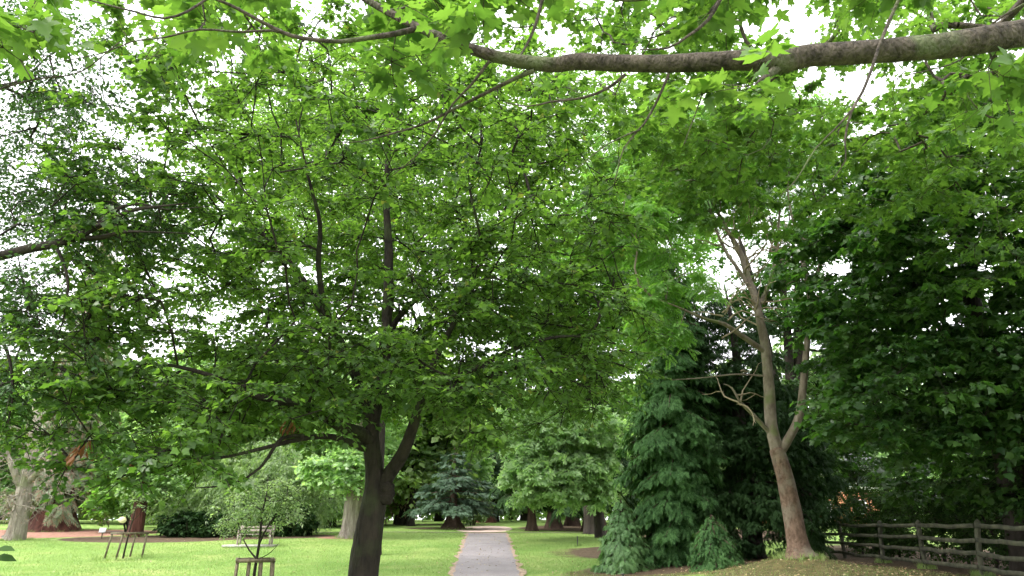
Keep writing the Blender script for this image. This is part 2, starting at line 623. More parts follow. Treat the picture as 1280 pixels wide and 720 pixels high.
def add_twigs(leafmb, woodmb, tips, dirs, g, twigs=5, length=.5, leaves=9, size=.12, tpl=MAPLE_LO, flat=.75, droop=.12,
              tilt=.45, centre=None, wood=True, spread=1.0, twig_r=.003, hang=.25, start=.15, extent=.06):
    n = len(tips)
    T = np.repeat(tips, twigs, 0)
    D = np.repeat(dirs, twigs, 0)
    if centre is not None:
        D = D + unit(T - np.asarray(centre)) * .8
    rnd = g.normal(size=T.shape) * spread
    D = D + rnd
    D[:, 2] *= (1 - flat)
    D[:, 2] += g.normal(0, .12, len(T))
    D = unit(D)
    L = length * g.uniform(.6, 1.25, len(T))
    dz = np.zeros_like(T)
    dz[:, 2] = -droop * L
    if wood:
        A = T
        B = T + D * (L * .55)[:, None] + dz * .3
        C = T + D * L[:, None] + dz
        for a, b, c in zip(A, B, C):
            woodmb.tube([a, b, c], [twig_r * 1.6, twig_r * 1.2, twig_r * .6], 3, cap=False)
    # leaves
    m = leaves
    tt = start + (1 - start) * (np.arange(m) + g.uniform(0, 1, (len(T), m))) / m
    P = T[:, None] + D[:, None] * (L[:, None] * tt)[..., None] + dz[:, None] * (tt ** 2)[..., None]
    side = unit(np.cross(D, np.array([0, 0, 1.0])) + 1e-5)
    sg = np.where((np.arange(m) % 2) == 0, 1.0, -1.0)[None] * np.ones((len(T), 1))
    fw = D[:, None] * g.uniform(.1, 1.0, (len(T), m, 1)) + side[:, None] * sg[..., None] * g.uniform(.5, 1.1, (len(T), m, 1))
    fw = fw + g.normal(0, .3, fw.shape)
    fw[..., 2] = fw[..., 2] * .6 - hang
    fw = unit(fw)
    P = P + fw * g.uniform(.2, 1.0, (len(T), m, 1)) * extent
    up = np.array([0, 0, 1.0]) + g.normal(0, tilt, fw.shape)
    sz = size * g.uniform(.5, 1.3, (len(T), m)) * g.uniform(.75, 1.2, (len(T), 1))
    place_leaves(leafmb, tpl, P.reshape(-1, 3), fw.reshape(-1, 3), up.reshape(-1, 3), sz.ravel())

def poly(pts, step=.2):
    """[(px,py,Y,r)...] -> resampled world polyline and radii"""
    w = np.array([[*at(p[0], p[1], p[2]), p[3]] for p in pts])
    s = spline(w, step)
    return s[:, :3], np.maximum(s[:, 3], .002)

def wpoly(pts, step=.2):
    s = spline(np.array(pts, float), step)
    return s[:, :3], np.maximum(s[:, 3], .002)

def tree(name, label, base, trunks, lobes, n_attr, leafmat, barkmat, cat='tree', group=None, seed=1, limbs=(), sides=14, rough=.05,
         ridges=0, ridge=0.0, grow_kw=None, twig_kw=None, sample_kw=None, extra=None, extra_leaf=None, barkmat2=None, limb_label=None):
    """trunks / limbs: lists of (points, radii) world polylines; the first trunk is the bole."""
    g = np.random.default_rng(seed)
    base = np.array(base, float)
    root = empty(name, base, label, cat, group)
    for i, (p, r) in enumerate(trunks):
        tb = MB()
        tb.tube(p, r, sides, rough, ridges=ridges if i == 0 else 0, ridge=ridge, seed=seed + i)
        tb.build('trunk' if len(trunks) < 3 else 'stem', barkmat2 or barkmat, root, True, base)
    for i, (p, r) in enumerate(limbs):
        lb = MB()
        lb.tube(p, r, max(8, sides - 4), rough, seed=seed + 50 + i)
        lb.build('limb', barkmat, root, True, base)
    rp = np.concatenate([p[max(0, int(len(p) * (.35 if i == 0 else .1))):] for i, (p, r) in enumerate(list(trunks) + list(limbs))])
    rr = np.concatenate([r[max(0, int(len(r) * (.35 if i == 0 else .1))):] for i, (p, r) in enumerate(list(trunks) + list(limbs))])
    A = sample_lobes(lobes, n_attr, g, **(sample_kw or {}))
    if extra is not None:
        A = np.concatenate([A, extra])
    chains, td = grow(rp, rr, A, seed=seed, **(grow_kw or {}))
    wb = MB()
    for p, r in chains:
        wb.tube(p, r, 5 if r[0] > .02 else 4, cap=False)
    lf = MB()
    add_twigs(lf, wb, A, td, g, **(twig_kw or {}))
    wb.build('branchwork', barkmat, root, True, base)
    lf.build('crown', leafmat, root, False, base)
    return root, A, td

# ================================================================== THE GROUND
M_ground, t_, p_ = newmat('ground')
L_ = t_.links
tc_ = N(t_, 'ShaderNodeTexCoord')
def tnoise(scale, detail=4, rough=.55):
    n = N(t_, 'ShaderNodeTexNoise')
    n.inputs['Scale'].default_value = scale
    n.inputs['Detail'].default_value = detail
    n.inputs['Roughness'].default_value = rough
    L_.new(tc_.outputs['Object'], n.inputs['Vector'])
    return n
def ramp(src, a, b, ca, cb):
    r = N(t_, 'ShaderNodeValToRGB')
    r.color_ramp.elements[0].position = a
    r.color_ramp.elements[1].position = b
    r.color_ramp.elements[0].color = (*ca, 1)
    r.color_ramp.elements[1].color = (*cb, 1)
    L_.new(src, r.inputs[0])
    return r.outputs[0]
def mixc(f, a, b, mode='MIX'):
    m = N(t_, 'ShaderNodeMix', data_type='RGBA', blend_type=mode)
    for s, v in ((0, f), (6, a), (7, b)):
        if isinstance(v, (int, float)):
            m.inputs[s].default_value = v
        elif isinstance(v, tuple):
            m.inputs[s].default_value = (*v, 1)
        else:
            L_.new(v, m.inputs[s])
    return m.outputs[2]
big = ramp(tnoise(.16, 4).outputs['Fac'], .38, .62, (.13, .225, .048), (.215, .31, .085))
fine = ramp(tnoise(9, 5, .7).outputs['Fac'], .35, .7, (.72, .78, .7), (1.15, 1.12, 1.1))
grass = mixc(1.0, big, fine, 'MULTIPLY')
dry = ramp(tnoise(.55, 5, .6).outputs['Fac'], .50, .70, (0, 0, 0), (.55, .55, .55))
grass = mixc(dry, grass, (.33, .34, .13))
def attrmask(name, sc_=1.6, wob=.55):
    at_ = N(t_, 'ShaderNodeAttribute', attribute_name=name)
    nn = tnoise(sc_, 6, .65)
    m = N(t_, 'ShaderNodeMath', operation='MULTIPLY_ADD')
    L_.new(nn.outputs['Fac'], m.inputs[0])
    m.inputs[1].default_value = wob
    m.inputs[2].default_value = -wob / 2
    a = N(t_, 'ShaderNodeMath', operation='ADD')
    L_.new(at_.outputs['Fac'], a.inputs[0])
    L_.new(m.outputs[0], a.inputs[1])
    r = N(t_, 'ShaderNodeValToRGB')
    r.color_ramp.elements[0].position = .42
    r.color_ramp.elements[1].position = .6
    L_.new(a.outputs[0], r.inputs[0])
    return r.outputs[0]
soil = ramp(tnoise(5, 6, .7).outputs['Fac'], .3, .7, (.045, .032, .020), (.12, .085, .055))
red = ramp(tnoise(4, 6, .7).outputs['Fac'], .3, .7, (.17, .085, .06), (.33, .19, .14))
mossy = ramp(tnoise(3, 6, .7).outputs['Fac'], .35, .65, (.055, .060, .022), (.14, .115, .05))
pink = ramp(tnoise(3, 6, .7).outputs['Fac'], .35, .65, (.36, .27, .22), (.48, .38, .33))
c = mixc(attrmask('mossy'), grass, mossy)
c = mixc(attrmask('soil'), c, soil)
c = mixc(attrmask('red_mulch'), c, red)
c = mixc(attrmask('gravel'), c, pink)
L_.new(c, p_.inputs['Base Color'])
p_.inputs['Roughness'].default_value = .95
p_.inputs['Specular IOR Level'].default_value = .15
bm_ = N(t_, 'ShaderNodeBump')
bm_.inputs['Strength'].default_value = .8
bm_.inputs['Distance'].default_value = .05
L_.new(tnoise(22, 4, .7).outputs['Fac'], bm_.inputs['Height'])
L_.new(bm_.outputs[0], p_.inputs['Normal'])

def blob(x, y, cx, cy, rx, ry, soft=.35):
    d = np.sqrt(((x - cx) / rx) ** 2 + ((y - cy) / ry) ** 2)
    return 1 - sstep(d, 1 - soft, 1 + soft)

xs = np.unique(np.concatenate([np.arange(-600, -60, 20), np.arange(-60, -24, 1.0), np.arange(-24, 18, .3), np.arange(18, 60, 1.0), np.arange(60, 601, 20)]))
ys = np.unique(np.concatenate([np.arange(-200, 0, 10), np.arange(0, 18, 1.0), np.arange(18, 62, .3), np.arange(62, 130, 1.5), np.arange(130, 801, 20)]))
GX, GY = np.meshgrid(xs, ys)
GZ = ground(GX, GY)
nx, ny = len(xs), len(ys)
mb = MB()
ii = (np.arange(ny - 1)[:, None] * nx + np.arange(nx - 1)[None])
mb.add(np.stack([GX, GY, GZ], -1).reshape(-1, 3), quads=np.stack([ii, ii + 1, ii + nx + 1, ii + nx], -1).reshape(-1, 4))
go = mb.build('ground', M_ground, None, True)
go['kind'] = 'structure'
fx, fy = GX.ravel(), GY.ravel()
def soil_mask(x, y):
    m = blob(x, y, 7.0, 26.5, 4.4, 3.0) + blob(x, y, 6.0, 33, 3.6, 3.6) + blob(x, y, 9.5, 26, 4, 2.4)
    m += blob(x, y, 5.6, 56, 5.2, 6.5) + blob(x, y, 12, 50, 6, 10) + blob(x, y, -4.4, 54.5, 3.2, 2.4)
    m += blob(x, y, 17.2, 22, 6.2, 16) + blob(x, y, -19.0, 41, 5, 2.6) + blob(x, y, -13.5, 42.5, 4, 2)  # first blob: bare soil by the fence, spread wider to paint in darkness behind
    m += .9 * blob(x, y, -2.1, 11.5, 1.2, 1.2)
    for (cx, cy, r) in ((-27, 47, 3), (-15.5, 31, .8), (-6.6, 20, .7)):
        m += .45 * blob(x, y, cx, cy, r, r)
    return np.clip(m, 0, 1)
def red_mask(x, y):
    return np.clip(blob(x, y, -31, 46.5, 10, 6.0) + .9 * blob(x, y, -8.9, 41.5, 1.6, 1.0), 0, 1)
def gravel_mask(x, y):
    return np.clip(blob(x, y, -1.9, 54, 1.9, 7) + .8 * blob(x, y, -6, 66, 4, 2), 0, 1)
def mossy_mask(x, y):
    return np.clip(blob(x, y, 9.6, 20.6, 4.2, 4.8) + .75 * blob(x, y, 5.4, 25.5, 4, 2.6) + .55 * blob(x, y, 3.4, 33, 2.4, 3), 0, 1)
for nm, fn in (('soil', soil_mask), ('red_mulch', red_mask), ('gravel', gravel_mask), ('mossy', mossy_mask)):
    a_ = go.data.attributes.new(nm, 'FLOAT', 'POINT')
    a_.data.foreach_set('value', fn(fx, fy).astype(np.float32))

# ------------------------------------------------------------------ the path
def path_x(y):
    return -.0325 * y
M_path, t_, p_ = newmat('path')
L_ = t_.links
tc_ = N(t_, 'ShaderNodeTexCoord')
pc = ramp(tnoise(.9, 5).outputs['Fac'], .35, .65, (.165, .145, .150), (.205, .185, .188))
pf = ramp(tnoise(45, 3, .7).outputs['Fac'], .3, .7, (.75, .75, .75), (1.2, 1.2, 1.2))
pc = mixc(1.0, pc, pf, 'MULTIPLY')
stain = ramp(tnoise(2.2, 6, .7).outputs['Fac'], .55, .75, (1, 1, 1), (.72, .70, .68))
pc = mixc(1.0, pc, stain, 'MULTIPLY')
L_.new(pc, p_.inputs['Base Color'])
p_.inputs['Roughness'].default_value = .9
bm_ = N(t_, 'ShaderNodeBump')
bm_.inputs['Strength'].default_value = .4
bm_.inputs['Distance'].default_value = .01
L_.new(tnoise(60, 3, .7).outputs['Fac'], bm_.inputs['Height'])
L_.new(bm_.outputs[0], p_.inputs['Normal'])
M_edge = plain_mat('path_edge', (.17, .11, .075), (.36, .27, .19), 7, .95, .4)

def strip(name, mat, off_a, off_b, y0, y1, dz, wob=0.0, n=9):
    Y = np.arange(y0, y1 + .01, .25)
    U = np.linspace(0, 1, n)
    wa = (vnoise(Y, Y * 0, .6, 1 + off_a) - .5) * wob
    wb_ = (vnoise(Y, Y * 0, .6, 5 + off_b) - .5) * wob
    A, B = path_x(Y) + off_a + wa, path_x(Y) + off_b + wb_
    X = A[:, None] * (1 - U) + B[:, None] * U
    YY = np.repeat(Y[:, None], n, 1)
    Z = ground(X, YY) + dz
    m = MB()
    k = (np.arange(len(Y) - 1)[:, None] * n + np.arange(n - 1)[None])
    m.add(np.stack([X, YY, Z], -1).reshape(-1, 3), quads=np.stack([k, k + 1, k + n + 1, k + n], -1).reshape(-1, 4))
    o = m.build(name, mat, None, True)
    o['kind'] = 'structure'
    return o
strip('path_verge', M_edge, -1.22, 1.22, -12, 46.0, .022, .30)
strip('path', M_path, -1.08, 1.08, -12, 45.2, .034, .10)
# dark cross path past the crest
Xc = np.arange(-26, 9, .5)
cm = MB()
cy0 = 46.6 + .02 * Xc + .004 * (Xc + 2) ** 2
U = np.linspace(0, 1, 5)
YY = cy0[:, None] + U[None] * .75
XX = np.repeat(Xc[:, None], 5, 1)
k = (np.arange(len(Xc) - 1)[:, None] * 5 + np.arange(4)[None])
cm.add(np.stack([XX, YY, ground(XX, YY) + .03], -1).reshape(-1, 3), quads=np.stack([k, k + 5, k + 6, k + 1], -1).reshape(-1, 4))
co = cm.build('cross_path', plain_mat('cross_path', (.075, .055, .045), (.14, .105, .085), 3, .95, .3), None, True)
co['kind'] = 'structure'

# grass blades and fallen leaves
def scatter_blades(n, x0, x1, y0, y1, h, seed, clear=True):
    g = np.random.default_rng(seed)
    y = y0 + (y1 - y0) * g.uniform(0, 1, n) ** 1.3
    x = g.uniform(x0, x1, n)
    keep = (np.abs(x - path_x(y)) > 1.2) & (g.uniform(0, 1, n) < sstep(y, y0, y0 + 6) * (1 - sstep(np.abs(x) - .85 * y, 1, 9)) * (1 - sstep(y, y1 - 8, y1)))
    keep &= (soil_mask(x, y) < .4) & (red_mask(x, y) < .35) & (gravel_mask(x, y) < .4)
    keep &= g.uniform(0, 1, n) > .8 * mossy_mask(x, y)
    x, y = x[keep], y[keep]
    z = ground(x, y) - .004
    n = len(x)
    a = g.uniform(0, 6.28, n)
    w = g.uniform(.004, .009, n)
    hh = h * g.uniform(.5, 1.4, n)
    lean = g.normal(0, .35, (n, 2)) * hh[:, None]
    P = np.stack([x, y, z], 1)
    s = np.stack([np.cos(a) * w, np.sin(a) * w, a * 0], 1)
    tip = P + np.column_stack([lean, hh])
    v = np.stack([P - s, P + s, tip], 1).reshape(-1, 3)
    m = MB()
    m.add(v, tris=np.arange(3 * n).reshape(-1, 3))
    return m
M_blade = leaf_mat('grass_blade', (.12, .205, .045), (.26, .35, .11), .3, (1.2, 1.3, .8))
gb = scatter_blades(720000, -46, 13, 12, 56, .055, 4).build('grass', M_blade)
gb['kind'] = 'stuff'

def litter(n, boxes, seed, size=.06):
    g = np.random.default_rng(seed)
    m = MB()
    for (x0, x1, y0, y1, k) in boxes:
        q = int(n * k)
        x, y = g.uniform(x0, x1, q), g.uniform(y0, y1, q)
        P = np.stack([x, y, ground(x, y) + .045], 1)
        fw = g.normal(size=(q, 3))
        fw[:, 2] *= .2
        up = np.array([0, 0, 1.0]) + g.normal(0, .3, (q, 3))
        place_leaves(m, OVAL, P, fw, up, size * g.uniform(.5, 1.4, q))
    return m
# longer unmown grass around trunks, guards and posts
g = np.random.default_rng(44)
tm = MB()
for (cx_, cy_, r_, q) in ((-8.8, 41.5, .6, 500), (-15.5, 31, .95, 700), (-6.6, 20, .65, 700), (8.15, 22, .6, 500), (-25.6, 40, .7, 400), (-20.8, 42.5, .55, 300), (5.0, 42, .4, 300),
                          (11.1, 18.5, .2, 250), (11.5, 21.7, .2, 250), (11.9, 25, .2, 200), (-12.1, 36.4, 1.3, 600), (-29.8, 50, 1.7, 700), (-4.05, 53, 1.2, 500), (3.1, 36.5, .15, 120)):
    a_ = g.uniform(0, 6.283, q)
    rr_ = r_ * g.normal(1, .16, q)
    x_, y_ = cx_ + rr_ * np.cos(a_), cy_ + rr_ * np.sin(a_)
    P_ = np.stack([x_, y_, ground(x_, y_) - .01], 1)
    h_ = g.uniform(.06, .22, q)
    s_ = np.stack([np.cos(a_ * 7) * .008, np.sin(a_ * 7) * .008, a_ * 0], 1)
    t__ = P_ + np.column_stack([g.normal(0, .3, (q, 2)) * h_[:, None], h_])
    tm.add(np.stack([P_ - s_, P_ + s_, t__], 1).reshape(-1, 3), tris=np.arange(3 * q).reshape(-1, 3))
to_ = tm.build('grass_tufts', M_blade)
to_['kind'] = 'stuff'
lo = litter(1500, [(-2.6, 1.0, 17, 45, .5), (-14, -2, 18, 32, .25), (5, 11, 17, 25, .9), (-20, -4, 20, 44, .3), (1, 7, 18, 30, .25)], 5).build(
    'leaf_litter', leaf_mat('litter', (.17, .11, .055), (.42, .33, .17), .1, (1, 1, 1)))
lo['kind'] = 'stuff'

def near_pts(rects):
    out = []
    for (x0, x1, y0, y1, Y0, Y1, n) in rects:
        for _ in range(n):
            out.append(at(g.uniform(x0, x1), g.uniform(y0, y1), g.uniform(Y0, Y1)))
    return np.array(out)

# ================================================================== THE MAIN TREE
b0 = at(452, 806, 11.5)
b0[2] = gz(b0[0], b0[1]) - .05
bole = wpoly([[b0[0], b0[1], b0[2], .34], [b0[0] + .02, 11.5, .25, .25], [*at(454, 725, 11.5), .215], [*at(461, 665, 11.5), .21], [*at(468, 625, 11.5), .185],
              [*at(469, 600, 11.5), .155], [*at(466, 570, 11.5), .135], [*at(463, 540, 11.5), .125],
              [*at(470, 500, 11.6), .12], [*at(480, 450, 11.8), .105], [*at(484, 390, 12.0), .09], [*at(486, 320, 12.1), .075],
              [*at(483, 240, 12.3), .055], [*at(488, 150, 12.4), .03], [*at(492, 90, 12.4), .012]], .09)
limbsA = [
    poly([(474, 616, 11.5, .10), (487, 592, 11.45, .105), (503, 568, 11.3, .095), (516, 535, 11.1, .078), (528, 495, 11.0, .062), (548, 440, 10.9, .052), (580, 380, 10.8, .038), (610, 310, 10.7, .03), (640, 240, 10.6, .012)]),
    poly([(466, 555, 11.5, .11), (450, 541, 11.3, .10), (427, 534, 11.0, .085), (400, 516, 10.7, .07), (367, 504, 10.4, .058), (320, 495, 10.1, .045), (265, 470, 9.9, .032), (200, 455, 9.7, .02), (130, 460, 9.6, .01)]),
    poly([(455, 560, 11.4, .06), (415, 546, 10.8, .042), (375, 549, 10.3, .034), (330, 560, 9.8, .026), (270, 573, 9.4, .019), (215, 571, 9.1, .014), (150, 570, 8.9, .012), (95, 585, 8.8, .006)]),
    poly([(464, 530, 11.5, .11), (445, 470, 11.9, .09), (418, 415, 12.3, .08), (385, 360, 12.6, .065), (345, 305, 12.8, .05), (312, 282, 13.0, .035), (265, 240, 13.0, .02), (220, 190, 13.1, .01)]),
    poly([(420, 418, 12.3, .055), (405, 380, 12.0, .05), (398, 330, 11.7, .045), (400, 280, 11.4, .035), (385, 220, 11.0, .024), (370, 150, 10.8, .012)]),
    poly([(540, 488, 11.0, .055), (575, 470, 10.8, .05), (620, 447, 10.9, .042), (665, 428, 11.1, .032), (715, 420, 11.4, .02), (770, 430, 11.7, .01)]),
    poly([(482, 430, 11.9, .06), (500, 395, 12.6, .05), (545, 350, 13.3, .04), (590, 300, 13.9, .03), (640, 270, 14.3, .015)]),
    poly([(380, 545, 10.35, .028), (352, 548, 10.0, .024), (325, 585, 9.7, .018), (290, 605, 9.4, .012), (245, 610, 9.1, .006)], .15),
]
GAPS_MAIN = [(620, 432, 22), (652, 455, 14), (735, 210, 26), (300, 382, 14), (140, 85, 40), (65, 190, 26), (530, 225, 10)]
lobesA = [(-2.7, 11.8, 6.7, 5.0, 4.2, 3.7, 1.0), (-4.9, 10.8, 3.9, 3.1, 2.8, 1.0, 1.25), (-2.5, 12.2, 4.1, 3.0, 3.0, .8, .7),
          (.3, 12.4, 4.6, 2.5, 2.8, 1.3, 1.3), (-4.9, 9.8, 3.05, 2.6, 1.6, .45, 1.6)]
g = np.random.default_rng(64)
mainX = near_pts([(470, 660, 400, 500, 9.4, 10.6, 32), (300, 470, 430, 520, 9.4, 10.6, 12), (520, 620, 490, 560, 9.6, 10.6, 12), (60, 300, 540, 600, 8.4, 9.4, 24)])
main_tree, A_main, _ = tree('maple_tree', 'dark forked maple nearest the camera, spreading wide over the lawn left of the path', b0, [bole], lobesA, 1300,
                            M['leaf_main'], M['bark_main'], seed=3, limbs=limbsA, sides=22, rough=.035,
                            grow_kw=dict(seg=.3, bf=.22, jit=.06, r_tip=.0065, power=.43),
                            twig_kw=dict(twigs=6, length=.5, leaves=13, size=.082, tpl=MAPLE_LO, flat=.7, droop=.2, hang=.22, twig_r=.0045),
                            sample_kw=dict(hollow=.3, clump=.75, cs=.9, gaps=GAPS_MAIN, thin=[(-4.6, -.9, 6, 11.2, 3.6, 8.6, .62)]), extra=mainX)
# a burl on the bole, right of the fork, and dead leaf bunches
bb = MB()
bc = at(486, 614, 11.36)
for q in range(5):
    bb.tube([bc + np.array([-.12, .05, .05 * q - .12]), bc + np.array([.03 + .02 * (q % 3), -.02, .045 * q - .13]), bc + np.array([.06, -.02, .03 * q - .10])], [.07, .06, .02], 8, .08, seed=q)
bb.build('burl', M['bark_main'], main_tree, True, b0)
for (px, py, Y, n) in ((100, 562, 8.8, 18), (176, 573, 9.2, 20), (358, 532, 10.2, 14)):
    c0 = at(px, py, Y)
    g = np.random.default_rng(int(px))
    dm = MB()
    P = c0 + g.normal(0, 1, (n, 3)) * [.07, .07, .06]
    fw = g.normal(0, .35, (n, 3)) + [-.25, 0, -1]
    place_leaves(dm, NARROW, P, fw, g.normal(size=(n, 3)), g.uniform(.09, .17, n))
    dm.build('dead_leaf_bunch', M['dead_leaf'], main_tree, False, b0)['label'] = 'bunch of dead rust brown leaves'

# ================================================================== THE OVERHANGING TREE (trunk just outside the frame, right)
ob = np.array([6.6, 5.2, gz(6.6, 5.2)])
botr = wpoly([[6.6, 5.2, ob[2] - .05, .42], [6.55, 5.2, .5, .33], [6.45, 5.15, 2.2, .29], [6.3, 5.1, 4.2, .26], [6.3, 5.2, 6.0, .2], [6.4, 5.5, 8.0, .14], [6.4, 6.0, 10, .07], [6.4, 6.4, 11.5, .02]])
Lm = poly([(1760, -80, 4.9, .15), (1500, -5, 4.6, .125), (1390, 22, 4.4, .105), (1280, 41, 4.3, .093), (1180, 57, 4.25, .088), (1080, 65, 4.2, .080), (1010, 70, 4.2, .074), (972, 77, 4.2, .080),
           (930, 75, 4.2, .068), (850, 79, 4.25, .064), (770, 79, 4.3, .058), (720, 77, 4.3, .056), (690, 81, 4.3, .050), (640, 75, 4.3, .045), (600, 65, 4.3, .040),
           (560, 50, 4.3, .035), (520, 33, 4.35, .030), (480, 12, 4.4, .026), (445, -8, 4.45, .02), (400, -40, 4.5, .01)], .05)
def br(pts):
    return poly(pts, .08)
limbsB = [
    br([(520, 36, 4.35, .022), (495, 42, 4.3, .02), (455, 48, 4.2, .017), (425, 52, 4.1, .015), (395, 50, 4.0, .014), (365, 45, 3.95, .013), (340, 34, 3.9, .012), (310, 18, 3.85, .011), (285, 5, 3.8, .010), (262, -4, 3.75, .008)]),
    br([(362, 43, 3.95, .011), (340, 38, 4.0, .009), (300, 40, 4.05, .008), (250, 37, 4.1, .007), (205, 47, 4.15, .006), (165, 52, 4.2, .005), (130, 66, 4.25, .004), (60, 80, 4.3, .003)]),
    br([(262, -4, 3.75, .008), (235, 14, 3.7, .008), (205, 23, 3.65, .007), (170, 15, 3.6, .006), (130, 5, 3.6, .005), (90, -6, 3.6, .004)]),
    br([(668, 88, 4.3, .016), (640, 100, 4.35, .014), (610, 115, 4.4, .012), (570, 135, 4.5, .010), (530, 155, 4.6, .008), (490, 167, 4.7, .007), (450, 177, 4.8, .005), (420, 178, 4.9, .003)]),
    br([(782, 93, 4.3, .012), (760, 110, 4.35, .010), (730, 122, 4.4, .009), (690, 127, 4.5, .007), (660, 133, 4.6, .005), (632, 128, 4.7, .004)]),
    br([(612, 76, 4.3, .012), (590, 105, 4.35, .009), (566, 130, 4.4, .007), (545, 165, 4.5, .006), (520, 195, 4.6, .004), (490, 220, 4.7, .003)]),
    br([(836, 92, 4.25, .010), (822, 125, 4.3, .009), (805, 155, 4.35, .007), (780, 185, 4.4, .006), (768, 230, 4.5, .003)]),
    br([(800, 162, 4.35, .006), (760, 180, 4.4, .004), (715, 215, 4.5, .003)]),
    br([(1128, -10, 4.1, .012), (1112, 25, 4.15, .012), (1098, 60, 4.1, .011), (1090, 85, 4.05, .010), (1078, 115, 4.0, .009), (1064, 140, 4.0, .008), (1056, 175, 4.0, .006), (1057, 200, 4.0, .004), (1040, 225, 4.0, .003)]),
    br([(1066, 136, 4.0, .007), (1045, 160, 4.0, .005), (1020, 185, 4.0, .004), (995, 225, 4.0, .003), (975, 245, 4.0, .002)]),
    br([(972, 85, 4.2, .03), (962, 92, 4.15, .022), (950, 100, 4.1, .009), (944, 106, 4.05, .004)]),
    br([(905, -10, 4.6, .016), (885, 25, 4.6, .014), (860, 45, 4.6, .010), (835, 60, 4.6, .008), (800, 62, 4.6, .005)]),
    br([(680, -8, 4.7, .014), (668, 35, 4.6, .012), (655, 62, 4.5, .009), (640, 85, 4.4, .006)]),
    br([(1280, 5, 4.9, .010), (1240, 30, 5.0, .009), (1200, 75, 5.1, .006), (1130, 95, 5.2, .004)]),
    br([(885, 92, 4.3, .006), (880, 110, 4.3, .005), (870, 140, 4.3, .004), (855, 180, 4.3, .003)]),
    br([(740, -10, 4.4, .016), (780, 0, 4.4, .014), (840, -5, 4.4, .010)]),
    br([(150, 52, 4.2, .004), (100, 90, 4.3, .004), (40, 100, 4.3, .006), (-30, 120, 4.3, .008)]),
]
g = np.random.default_rng(21)
nearA = near_pts([(110, 340, -10, 85, 6.5, 9, 24), (1030, 1290, 92, 165, 8, 11, 24), (690, 960, 95, 150, 8, 11, 12), (1080, 1290, 0, 40, 7, 9, 10), (400, 700, -60, 18, 4.5, 5.4, 20), (700, 960, -60, -8, 4.6, 5.6, 10), (560, 620, 30, 55, 4.1, 4.2, 2), (0, 45, 25, 70, 3.9, 4.4, 5), (200, 400, -50, -5, 4.3, 5, 5),
                  (430, 520, 70, 90, 4.5, 4.8, 2), (925, 985, 100, 115, 4.1, 4.2, 1), (1190, 1260, 80, 100, 4.3, 4.6, 2), (0, 200, -70, -15, 4.3, 5, 4), (860, 960, -30, 20, 4.8, 5.4, 3),
                  (1020, 1280, -80, -10, 4.6, 5.6, 10), (170, 260, 25, 45, 4.1, 4.3, 1)])
over, A_ov, td_ov = tree('overhanging_maple', 'maple whose thick bare limb reaches across the top of the view', ob, [botr],
                 [(6.3, 13.0, 9.6, 4.0, 3.6, 2.2, 1.0), (3.6, 13.6, 10.4, 3.2, 3.4, 2.0, .9), (9.6, 12.5, 8.8, 3.0, 3.0, 2.8, .9), (6.5, 2, 9, 4, 4, 2, .2), (.6, 13.8, 12.0, 3.4, 2.6, 1.5, .8), (-3.5, 14.0, 12.6, 2.6, 2.4, 1.3, .5)], 760,
                 M['leaf_near'], M['bark_near'], seed=5, limbs=[Lm] + limbsB, sides=24, rough=.03,
                 grow_kw=dict(seg=.25, bf=.12, jit=.05, r_tip=.0035, power=.42),
                 twig_kw=dict(twigs=5, length=.42, leaves=7, size=.115, tpl=MAPLE, flat=.7, droop=.08, hang=.25, twig_r=.002, extent=.08),
                 sample_kw=dict(hollow=.1, clump=.6, cs=1.0, gaps=[(770, 108, 42), (1003, 30, 40), (690, 50, 24), (880, 130, 30), (1110, 150, 12)]), extra=nearA)

# ================================================================== THE LEFT TREE (trunk outside the frame)
lb = np.array([-10.2, 10.0, gz(-10.2, 10.0)])
ltr = wpoly([[-10.2, 10, -.05, .40], [-10.1, 10, .6, .31], [-10.0, 10, 3, .27], [-9.9, 10.1, 6, .2], [-9.8, 10.2, 9, .12], [-9.8, 10.2, 11.5, .03]])
limbsC = [
    poly([(-140, 345, 9.9, .11), (-60, 332, 9.6, .085), (0, 320, 9.3, .068), (40, 310, 9.2, .062), (78, 303, 9.1, .055), (110, 290, 9.0, .042), (135, 276, 8.9, .032), (165, 263, 8.8, .03), (200, 258, 8.8, .018), (235, 254, 8.7, .008)], .1),
    poly([(95, 298, 9.05, .03), (125, 297, 9.0, .035), (155, 290, 8.9, .022), (190, 290, 8.8, .012), (240, 292, 8.7, .006)], .1),
    poly([(112, 288, 9.0, .026), (145, 262, 9.0, .026), (175, 255, 9.0, .018), (210, 262, 9.1, .010), (260, 258, 9.1, .006)], .1),
    poly([(68, 305, 9.1, .025), (80, 330, 9.0, .02), (85, 360, 8.9, .016), (80, 395, 8.9, .012), (70, 430, 8.9, .006)], .1),
    poly([(0, 420, 8.6, .02), (12, 450, 8.5, .018), (16, 490, 8.5, .014), (10, 530, 8.5, .008)], .1),
    poly([(-40, 105, 9.5, .04), (0, 107, 9.3, .03), (30, 98, 9.1, .02), (60, 70, 8.9, .008)], .1),
]
g = np.random.default_rng(22)
leftA = near_pts([(0, 60, 330, 420, 8.5, 9.3, 30), (0, 110, 110, 290, 9.6, 11.5, 90), (100, 240, 225, 290, 9.1, 9.8, 36), (0, 25, 420, 520, 8.4, 8.8, 14), (60, 120, 320, 440, 8.7, 9.1, 8), (0, 150, 20, 140, 8, 10, 40)])
